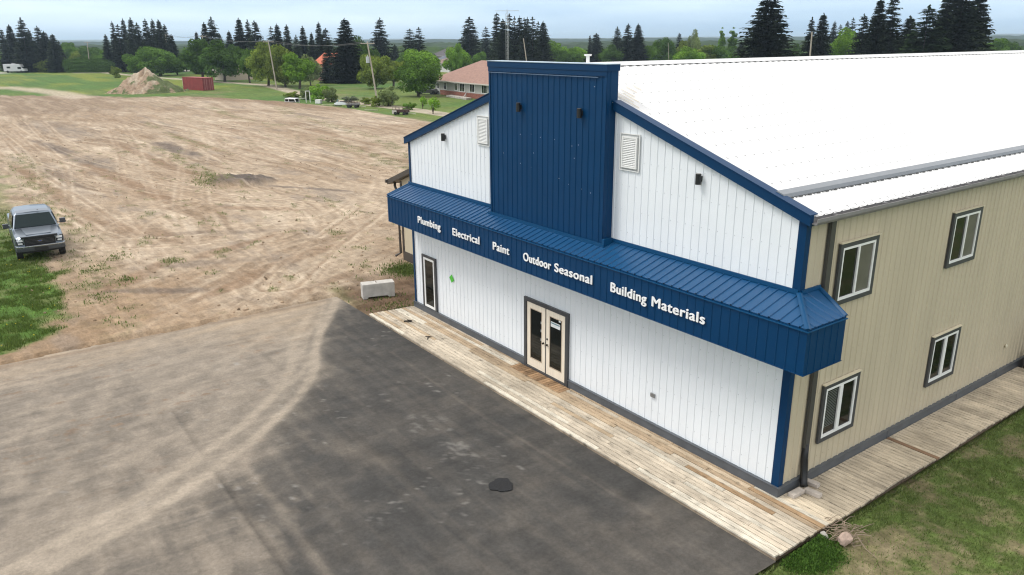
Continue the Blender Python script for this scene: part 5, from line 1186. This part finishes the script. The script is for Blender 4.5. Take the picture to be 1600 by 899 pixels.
# utility poles
def upole(u0, v0, u1, v1, lab, arm=True, r=.15, trans=False, z0=ZG):
    b = at(u0, v0, z0); H = hgt(b, v1); p = mpp(b); ut = proj((b[0], b[1], b[2] + H))[0]; s = (u1 - ut) * p
    t = empty('utility_pole', b, 0, lab, 'utility pole', 'utility poles'); rt = Vector((RC[0][0], RC[0][1], 0)).normalized(); top = rt * s + Vector((0, 0, H))
    q = MB(); q.tube([(0, 0, -.5), tuple(top * .5), tuple(top)], [r, r * .85, r * .7], 10); q.build('pole', pole_m, t)
    if arm:
        d = Vector((.8, .6, 0)); a = top * .965; q = MB(); q.tube([a - d * 1.25, a + d * 1.25], .06, 6); q.build('crossarm', pole_m, t)
        for k in (-1.15, 0, 1.15):
            q = MB(); c_ = a + d * k; q.tube([c_ + Vector((0, 0, .05)), c_ + Vector((0, 0, .28))], [.05, .06], 8); q.build('insulator', mat('insulator', (.3, .28, .27), .3), t)
    if trans:
        q = MB(); c_ = top * .70 - rt * .42; q.tube([c_ - Vector((0, 0, .5)), c_ + Vector((0, 0, .5))], .30, 14); q.tube([c_ + Vector((0, 0, .5)), c_ + Vector((0, 0, .75))], .06, 6); q.build('transformer', mat('transformer_grey', (.45, .47, .48), .4), t)
    return Vector(b) + top
P2 = upole(590, 159, 574, 65, 'leaning utility pole with a grey transformer, right-hand one nearest the bungalow', True, .15, True)
P1 = upole(433, 140, 419, 63, 'leaning utility pole in the middle, between the yellowish green trees')
P0 = upole(325, 121, 316, 55, 'leaning utility pole rising behind the red container')
Pm = upole(266, 112, 258, 53, 'leaning utility pole above the right slope of the dirt pile')
upole(230, 112, 226, 62, 'short grey utility pole among the spruces behind the round tree', False, .13); upole(141, 112, 136, 65, 'thin utility pole above the long hedge')
upole(826, 120, 818, 60, 'pale bare pole rising behind the sign tower', False, .17)
upole(1262, 130, 1269, 50, 'stubby pale pole behind the ridge in front of the pair of spruces', False, .20)
upole(1046, 112, 1044, 67, 'thin pale pole beside the blue-roofed house over the ridge', False, .09)
wm = mat('wire', (.08, .08, .08), .6)
def wire(a, b, lab):
    q = MB()
    for k in (-1.1, 1.1):
        o_ = Vector((.8, .6, 0)) * k; q.tube([tuple(a + o_ + (b - a) * (i / 16) + Vector((0, 0, -.1 - 3.2 * (i / 16) * (1 - i / 16)))) for i in range(17)], .025, 4)
    tag(q.build('overhead_wire', wm), lab, 'wire', 'overhead wires')
wire(P2, P1, 'sagging overhead wires between the right-hand and the middle utility pole'); wire(P1, P0, 'overhead wires between the middle pole and the pole behind the container'); wire(P0, Pm, 'overhead wires from the container pole to the dirt-pile pole')
# lattice mast
b = at(793, 118); b[2] = ZG; H = hgt(b, 14); ut = proj((b[0], b[1], b[2] + H))[0]; t = empty('lattice_mast', b, 0, 'thin lattice radio mast with antenna beams rising behind the sign tower', 'mast')
gm = mat('mast_steel', (.40, .40, .40), .5, metal=.3); s_ = .42; q = MB(); C3 = [Vector((s_ * math.cos(a), s_ * math.sin(a), 0)) for a in (.3, 2.4, 4.5)]
for c_ in C3: q.tube([tuple(c_), tuple(c_ + Vector((0, 0, H * .93)))], .045, 5)
z = 0; k = 0
while z < H * .92:
    for i in range(3): q.tube([tuple(C3[i] + Vector((0, 0, z))), tuple(C3[(i + 1) % 3] + Vector((0, 0, z + 1.1)))], .022, 4)
    z += 1.1
q.build('lattice', gm, t)
rt = Vector((RC[0][0], RC[0][1], 0)).normalized()
for zf, hl in ((1.0, 3.3), (.82, 2.6)):
    q = MB(); q.tube([tuple(-rt * hl + Vector((0, 0, H * zf * .97))), tuple(rt * hl + Vector((0, 0, H * zf * .97)))], .06, 5)
    for i in range(6):
        c_ = rt * (-hl + 2 * hl * i / 5) + Vector((0, 0, H * zf * .97)); e = Vector((-rt.y, rt.x, 0)) * 1.0; q.tube([tuple(c_ - e), tuple(c_ + e)], .03, 4)
    q.build('antenna', gm, t)
q = MB(); q.tube([(0, 0, H * .9), (0, 0, H)], .05, 5); q.build('mast_top', gm, t)

# ---- houses
def house(name, lab, A, Bp, depth, hw, roofh, wall_c, roof_c, over=.5, hip=True, brick=0, openings=(), name_='house', cat='house', chimney=False):
    """A, Bp: ground points of the facade's left and right ends"""
    A = Vector((A[0], A[1], ZG)); Bp = Vector((Bp[0], Bp[1], ZG)); d = (Bp - A); Lh = d.length; d.normalize(); n = Vector((-d.y, d.x, 0))
    if n.dot(A - Vector(CAM)) < 0: n = -n
    t = empty(name_, A, 0, lab, cat); t.matrix_world = Matrix(((d.x, n.x, 0, A.x), (d.y, n.y, 0, A.y), (0, 0, 1, ZG), (0, 0, 0, 1)))
    q = MB(); q.box((0, 0, -.2), (Lh, depth, hw)); 
    for z in np.arange(.3, hw, .25): q.box((0, -.012, z), (Lh, 0.0, z + .02))
    wl = q.build('wall', mat('wall_' + name, wall_c, .8, noise=.06), t)
    if brick:
        q = MB(); q.box((2.2, -.06, -.2), (Lh + .05, -.013, brick)); q.build('brick_base', mat('brick', (.26, .10, .07), .9, noise=.45, nscale=2.5, scale=(1, 1, 3)), t)
    q = MB(); x0, x1, y0, y1 = -over, Lh + over, -over, depth + over; z0 = hw; z1 = hw + roofh; ym = (y0 + y1) / 2; r_ = (ym - y0) * (1.0 if hip else 0)
    V_ = [(x0, y0, z0), (x1, y0, z0), (x1, y1, z0), (x0, y1, z0), (x0 + r_, ym, z1), (x1 - r_, ym, z1)]
    q.add(V_, [(0, 1, 5, 4), (1, 2, 5), (2, 3, 4, 5), (3, 0, 4), (0, 3, 2, 1)]); rf = q.build('roof', mat('shingle_' + name, roof_c, .9, noise=.22, nscale=2.2, detail=8), t)
    q = MB(); q.box((x0, y0 - .06, z0 - .16), (x1, y0 - .002, z0 + .02)); q.box((x0 - .06, y0 - .06, z0 - .16), (x0 - .002, y1, z0 + .02)); q.build('eaves_trough', mat('trough_' + name, (.55, .50, .45), .5), rf)
    if chimney:
        q = MB(); q.tube([(Lh * .45, ym - 1.0, z0 + roofh * .5), (Lh * .45, ym - 1.0, z1 + .35)], .12, 8); q.build('vent', black_m, rf)
    for kind, xa, xb, za, zb in openings:
        if kind == 'w':
            q = MB(); q.box((xa - .1, -.09, za - .1), (xb + .1, -.013, zb + .1)); w_ = q.build('window', vinyl_m, t)
            n_ = max(1, round((xb - xa) / .62)); 
            for i in range(n_): abox('pane', (xa + (xb - xa) * i / n_ + .04, -.10, za), (xa + (xb - xa) * (i + 1) / n_ - .04, -.088, zb), glass_m, w_)
        else:
            q = MB(); q.box((xa, -.09, 0), (xb, -.013, zb)); d_ = q.build('door', vinyl_m, t); abox('pane', (xa + .25, -.10, 1.1), (xb - .25, -.088, zb - .15), glass_m, d_); q = MB(); q.tube([(xb - .12, -.09, 1.0), (xb - .12, -.15, 1.0)], .04, 6); q.build('handle', black_m, d_)
    return t
A1 = at(680.5, 147); B1 = at(764, 157); dB = (B1 - A1); dB[2] = 0; B1 = A1 + dB * 1.35
Lh = np.hypot(*(B1 - A1)[:2])
def hx(u):  # facade coordinate seen at pixel column u
    lo, hi = 0, 1
    for _ in range(30):
        m = (lo + hi) / 2
        if proj(A1 + (B1 - A1) * m + np.array((0, 0, 1.2)))[0] < u: lo = m
        else: hi = m
    return lo * Lh
house('bungalow', 'long bungalow with brown-pink hip roof and low brick base left of the blue tower', A1, B1, 13, 2.62, 3.5, (.46, .45, .42), (.27, .16, .125), over=.8, brick=.85, chimney=True, name_='bungalow', cat='house',
      openings=[('d', hx(683.2), hx(687.3), 0, 2.15), ('w', hx(694), hx(698), 1.1, 2.25), ('w', hx(711), hx(715), 1.1, 2.25), ('w', hx(719), hx(726.5), 1.0, 2.3), ('w', hx(735), hx(742), 1.1, 2.35), ('w', hx(753.5), hx(761.5), 1.1, 2.35)])
# garden things in front of the bungalow
t = empty('garden_chair', at(722.5, 150.5), 0, 'bright pink-red garden chair against the brick base of the bungalow', 'chair')
cm = mat('chair_red', (.45, .03, .06), .6)
q = MB(); q.box((-.35, -.3, .38), (.35, .3, .45)); q.build('seat', cm, t)
q = MB(); q.box((-.35, .25, .45), (.35, .31, 1.0)); q.build('backrest', cm, t)
for sx in (-.3, .3):
    for sy in (-.25, .25): q = MB(); q.tube([(sx, sy, 0), (sx, sy, .4)], .03, 6); q.build('leg', cm, t)
def rail(u0, v0, u1, v1, lab):
    a, b = at(u0, v0), at(u1, v1); t = empty('handrail', a, 0, lab, 'handrail'); d = Vector(b) - Vector(a); q = MB()
    q.tube([(0, 0, .5), tuple(d + Vector((0, 0, 1.0)))], .05, 6); q.build('top_rail', vinyl_m, t)
    for f in (0, .5, 1): q = MB(); q.tube([tuple(d * f), tuple(d * f + Vector((0, 0, .5 + .5 * f)))], .04, 6); q.build('baluster', vinyl_m, t)
rail(725, 155, 731, 151.5, 'white handrail of the steps to the bungalow front door')
q = MB(); a, b = at(697, 151.5), at(728, 156.5); d = Vector(b) - Vector(a); q.prism([(0, 0, 0), tuple(d), tuple(d + Vector((-.4, 1.4, 0))), (-.4, 1.4, 0)], (0, 0, .3)); o = q.build('flower_bed', mat('bed_stone', (.38, .35, .31), .9, noise=.4, nscale=2)); o.location = a; tag(o, 'low pale stone-edged flower bed along the bungalow front', 'flower bed')
# cluttered carport corner at the bungalow's left end
def small_car(u, v, col, lab, rz, name='parked_car', L_=4.5):
    b = at(u, v); t = empty(name, b, rz, lab, 'car'); pm = mat('paint_%d' % int(u), col, .3, coat=.5); q = MB(); s = L_ / 4.5
    def sc_(x, w, zb, zt): return [(x * s, -w, zb), (x * s, w, zb), (x * s, w, zt - .1), (x * s, w - .1, zt), (x * s, -w + .1, zt), (x * s, -w, zt - .1)]
    loft(q, [sc_(-2.25, .75, .4, .8), sc_(-1.9, .88, .28, .95), sc_(1.2, .9, .28, .98), (sc_(2.0, .86, .3, .85)), sc_(2.25, .7, .4, .7)]); q.build('body', pm, t, bevel=.03)
    q = MB(); loft(q, [sc_(-1.75, .78, .93, 1.0), sc_(-1.2, .72, .93, 1.42), sc_(.2, .72, .93, 1.45), sc_(1.05, .78, .93, 1.0)]); q.build('cabin', glass_m, t)
    for x in (-1.4, 1.4):
        for y in (-.85, .85): q = MB(); q.tube([(x * s, y - .1, .32), (x * s, y + .1, .32)], .32, 14); w_ = q.build('wheel', tyre_m, t)
    return t
small_car(668, 147.5, (.10, .10, .11), 'dark grey car parked at the left end of the bungalow', .8)
q = MB(); q.box((-.5, -.5, 0), (.5, .5, .9)); q.box((-.55, -.55, .9), (.55, .55, .98)); q.tube([(.0, 0, .98), (0, 0, 1.3)], .07, 6); o = q.build('barbecue', black_m, bevel=.03); o.location = at(677.5, 147.5); tag(o, 'black covered barbecue beside the white bungalow door', 'barbecue')
# other houses
def H2(u0, v0, u1, v1, *a, **k): return house(*a[:2], at(u0, v0), at(u1, v1), *a[2:], **k)
H2(488, 125, 521, 127, 'redroof', 'house with a bright orange-red roof and brick walls between trees left of centre', 9, 3.4, 3.4, (.20, .12, .10), (.46, .13, .07), hip=False, openings=[('w', 3.2, 5.0, 1.2, 2.4), ('d', 8, 9.0, 0, 2.1)])
H2(681, 112, 702, 113.5, 'whitegable', 'small white-walled house with brown roof beyond the bungalow roof', 6, 2.8, 1.6, (.62, .62, .62), (.20, .14, .115), openings=[('w', 1.5, 2.7, 1.0, 2.2)])
H2(684, 104, 706, 104.5, 'slate', 'house with blue-grey shingle roof behind the small white-walled house', 9, 2.8, 2.6, (.35, .35, .36), (.115, .13, .16))
H2(673, 99, 703, 99.5, 'darkroof', 'house with wide dark brown-grey roof farthest beyond the bungalow', 14, 3.2, 4.2, (.25, .22, .2), (.085, .078, .085))
H2(1022, 107, 1043, 106, 'blueroof', 'house with a blue metal roof over the left of the white ridge', 9, 3.0, 2.6, (.4, .38, .36), (.05, .13, .22), hip=False)
H2(1134, 108, 1162, 107, 'brownfar', 'house with a low brown roof between poplars and giant spruce over the ridge', 9, 2.6, 2.3, (.4, .38, .34), (.14, .09, .07))
H2(1240, 106, 1253, 105.5, 'whitefar', 'small pale house right of the giant spruce over the ridge', 8, 3.2, 1.6, (.6, .6, .6), (.42, .40, .38))
H2(950, 106, 985, 105, 'redbrownfar', 'long house with reddish brown roof just beyond the right edge of the sign tower', 10, 2.8, 1.6, (.4, .33, .28), (.20, .09, .07))
H2(1576, 104, 1606, 103, 'palefar', 'long pale shed at the right edge over the ridge', 12, 4.2, 1.3, (.55, .52, .45), (.45, .42, .38))
H2(277, 108, 293, 108.5, 'greyfar', 'grey-roofed house seen between the round green tree and the container trees', 9, 3.0, 2.4, (.4, .42, .44), (.22, .26, .30))
H2(336, 125, 352, 126, 'hiddenhouse', 'pale house wall showing between trunks right of the red container', 8, 2.6, 1.8, (.5, .42, .34), (.25, .2, .17))
# motorhome at far left
b = at(26, 114); t = empty('motorhome', b, 0, 'white motorhome with dark windscreen parked before the spruces at the far left', 'motorhome'); d_ = Vector((RC[0][0], RC[0][1], 0)).normalized()
t.rotation_euler = (0, 0, math.atan2(d_.y, d_.x)); q = MB(); q.prism([(-3.6, -1.1, .5), (2.2, -1.1, .5), (3.5, -1.1, .6), (3.3, -1.1, 1.4), (2.4, -1.1, 2.0), (1.9, -1.1, 2.9), (-3.6, -1.1, 2.9)], (0, 2.2, 0)); q.build('body', mat('rv_white', (.62, .62, .64), .4), t, bevel=.08)
q = MB(); q.prism([(2.45, -1.02, 1.95), (3.25, -1.02, 1.42), (3.27, -1.02, 1.44), (2.47, -1.02, 2.0)], (0, 2.04, 0)); q.box((1.3, -1.12, 1.3), (2.5, -1.101, 1.95)); q.box((-2.4, -1.12, 1.5), (-1.2, -1.101, 2.1)); q.build('window', glass_m, t)
q = MB(); q.box((-1.0, -.4, 2.9), (.0, .4, 3.2)); q.build('roof_vent', mat('vent_grey', (.4, .4, .4), .5), t)
for x in (-2.3, 2.4):
    for y in (-1, 1): q = MB(); q.tube([(x, y - .12, .4), (x, y + .12, .4)], .4, 12); q.build('wheel', tyre_m, t)
# junk along the far edge of the lot
def orient(o, u, v, rz=0):
    b = at(u, v); o.location = b; d_ = Vector((RC[0][0], RC[0][1], 0)).normalized(); o.rotation_euler = (0, 0, math.atan2(d_.y, d_.x) + rz)
t = empty('truck_topper', (0, 0, 0), 0, 'white pickup topper shell with black side windows set on the dirt edge', 'truck topper'); orient(t, 457, 159.6, -.25)
q = MB(); q.prism([(-1.05, -.75, 0), (1.05, -.75, 0), (.8, -.75, .62), (-.95, -.75, .66)], (0, 1.5, 0)); q.build('shell', mat('topper_white', (.75, .75, .75), .35), t, bevel=.05)
q = MB(); q.prism([(-.2, -.77, .12), (.92, -.77, .12), (.75, -.77, .50), (-.2, -.77, .52)], (0, -.01, 0)); q.box((-.88, -.78, .14), (-.32, -.765, .5)); q.prism([(1.05, -.6, .08), (1.05, .6, .08), (.86, .6, .56), (.86, -.6, .56)], (.02, 0, 0)); q.build('window', glass_m, t)
t = empty('metal_rack', (0, 0, 0), 0, 'upright white metal frame rack with a low arm, right of the topper shell', 'rack'); orient(t, 482, 160.5, .35)
q = MB()
for x, y in ((-.32, 0), (.32, 0), (-.32, .5), (.32, .5)): q.tube([(x, y, 0), (x, y, 1.85)], .045, 6)
for z in (1.83,):
    q.tube([(-.32, 0, z), (.32, 0, z)], .045, 6); q.tube([(-.32, .5, z), (.32, .5, z)], .045, 6); q.tube([(-.32, 0, z), (-.32, .5, z)], .045, 6); q.tube([(.32, 0, z), (.32, .5, z)], .045, 6)
q.build('upright_frame', mat('rack_white', (.65, .65, .62), .5), t)
q = MB(); q.tube([(-.32, 0, .72), (-1.5, -.1, .70)], .035, 6); q.tube([(-1.5, -.1, .70), (-1.5, -.1, 0)], .035, 6); q.build('side_arm', MATS['rack_white'], t)
t = empty('white_appliance', (0, 0, 0), 0, 'small white box-shaped appliance lying in the weeds right of the metal rack', 'appliance'); orient(t, 498, 162, -.2)
q = MB(); q.box((-.45, -.35, 0), (.45, .35, .62)); q.build('cabinet', mat('appliance_white', (.78, .78, .76), .4), t, bevel=.03); q = MB(); q.box((.455, -.3, .05), (.50, .3, .58)); q.build('door', mat('appliance_grey', (.35, .35, .35), .5), t, bevel=.01)
t = empty('snow_machine', (0, 0, 0), 0, 'old white and pale blue snowmobile with raised windshield in the weeds', 'snowmobile'); orient(t, 532, 166, -.15)
q = MB(); loft(q, [[(-1.0, -.1, .25), (-1.0, .1, .25), (-1.0, .08, .4), (-1.0, -.08, .4)], [(-.5, -.3, .2), (-.5, .3, .2), (-.45, .22, .62), (-.45, -.22, .62)], [(.1, -.3, .2), (.1, .3, .2), (.1, .2, .66), (.1, -.2, .66)], [(1.3, -.2, .22), (1.3, .2, .22), (1.3, .15, .42), (1.3, -.15, .42)]]); q.build('body', mat('sled_white', (.6, .64, .66), .5), t, bevel=.03)
q = MB(); q.box((0.0, -.18, .66), (1.2, .18, .74)); q.build('seat', black_m, t); q = MB(); q.prism([(-.55, -.2, .62), (-.55, .2, .62), (-.35, .16, 1.0), (-.35, -.16, 1.0)], (.03, 0, 0)); q.build('windshield', mat('sled_blue', (.1, .3, .4), .3), t)
q = MB(); q.tube([(-.2, -.3, .9), (-.2, .3, .9)], .025, 6); q.tube([(-.25, 0, .6), (-.2, 0, .9)], .025, 6); q.build('handlebar', black_m, t)
for y in (-.38, .38): q = MB(); q.tube([(-1.1, y, .14), (-.9, y, .04), (.1, y, .04)], .05, 6); q.build('ski', black_m, t)
def wagon(u, v, lab, L_, W_, bodyc, load, rz, nm='flat_wagon'):
    t = empty(nm, (0, 0, 0), 0, lab, 'wagon'); orient(t, u, v, rz)
    q = MB(); q.box((-L_ / 2, -W_ / 2, .34), (L_ / 2, W_ / 2, .42)); q.build('bed', bodyc, t)
    q = MB()
    for x in np.linspace(-L_ / 2, L_ / 2, 5):
        for y in (-W_ / 2, W_ / 2): q.tube([(x, y, .4), (x, y, 1.0)], .022, 5)
    for y in (-W_ / 2, W_ / 2):
        for z in (.72, 1.0): q.tube([(-L_ / 2, y, z), (L_ / 2, y, z)], .02, 5)
    q.build('side_rail', mat('rail_rust', (.10, .07, .055), .8), t)
    q = MB(); q.box((-L_ / 2 + .05, -W_ / 2 + .05, .42), (L_ / 2 - .05, W_ / 2 - .05, .66)); q.build('load', load, t)
    for x in (-L_ * .3, L_ * .3):
        for y in (-W_ / 2, W_ / 2): q = MB(); q.tube([(x, y - .08, .22), (x, y + .08, .22)], .22, 12); q.build('wheel', tyre_m, t)
    q = MB(); q.tube([(L_ / 2, 0, .3), (L_ / 2 + 1.1, -.05, .12)], .04, 5); q.build('drawbar', mat('pale_bar', (.45, .42, .36), .7), t)
    return t
wagon(552, 168.5, 'low grey steel scrap trailer in the weeds right of the snowmobile', 1.9, 1.0, black_m, mat('mesh_grey', (.2, .2, .2), .7, noise=.4, nscale=6), -.15, 'scrap_trailer')
wg = wagon(627, 179.5, 'low rusty crate wagon with pale end panel at the grass edge nearest the building', 2.1, 1.1, mat('rusty_steel', (.06, .035, .028), .8), mat('rust_load', (.07, .035, .03), .9, noise=.4, nscale=6), -.22, 'crate_wagon')
q = MB(); q.box((-1.09, -.62, .16), (-.45, -.57, .62)); q.build('end_panel', mat('pale_panel', (.5, .48, .44), .7), wg)
for i, (u, v, lab) in enumerate([(512, 164.5, 'pale plank lying in the grass between white appliance and snowmobile'), (580, 172.5, 'pale plank lying along the grass edge right of the scrap trailer')]):
    q = MB(); q.box((-1.0, -.12, 0), (1.0, .12, .06)); o = q.build('plank', mat('plank_pale', (.45, .40, .33), .8, noise=.2)); orient(o, u, v, -.15); tag(o, lab, 'plank', 'planks in the grass')
bpy.context.view_layer.update()
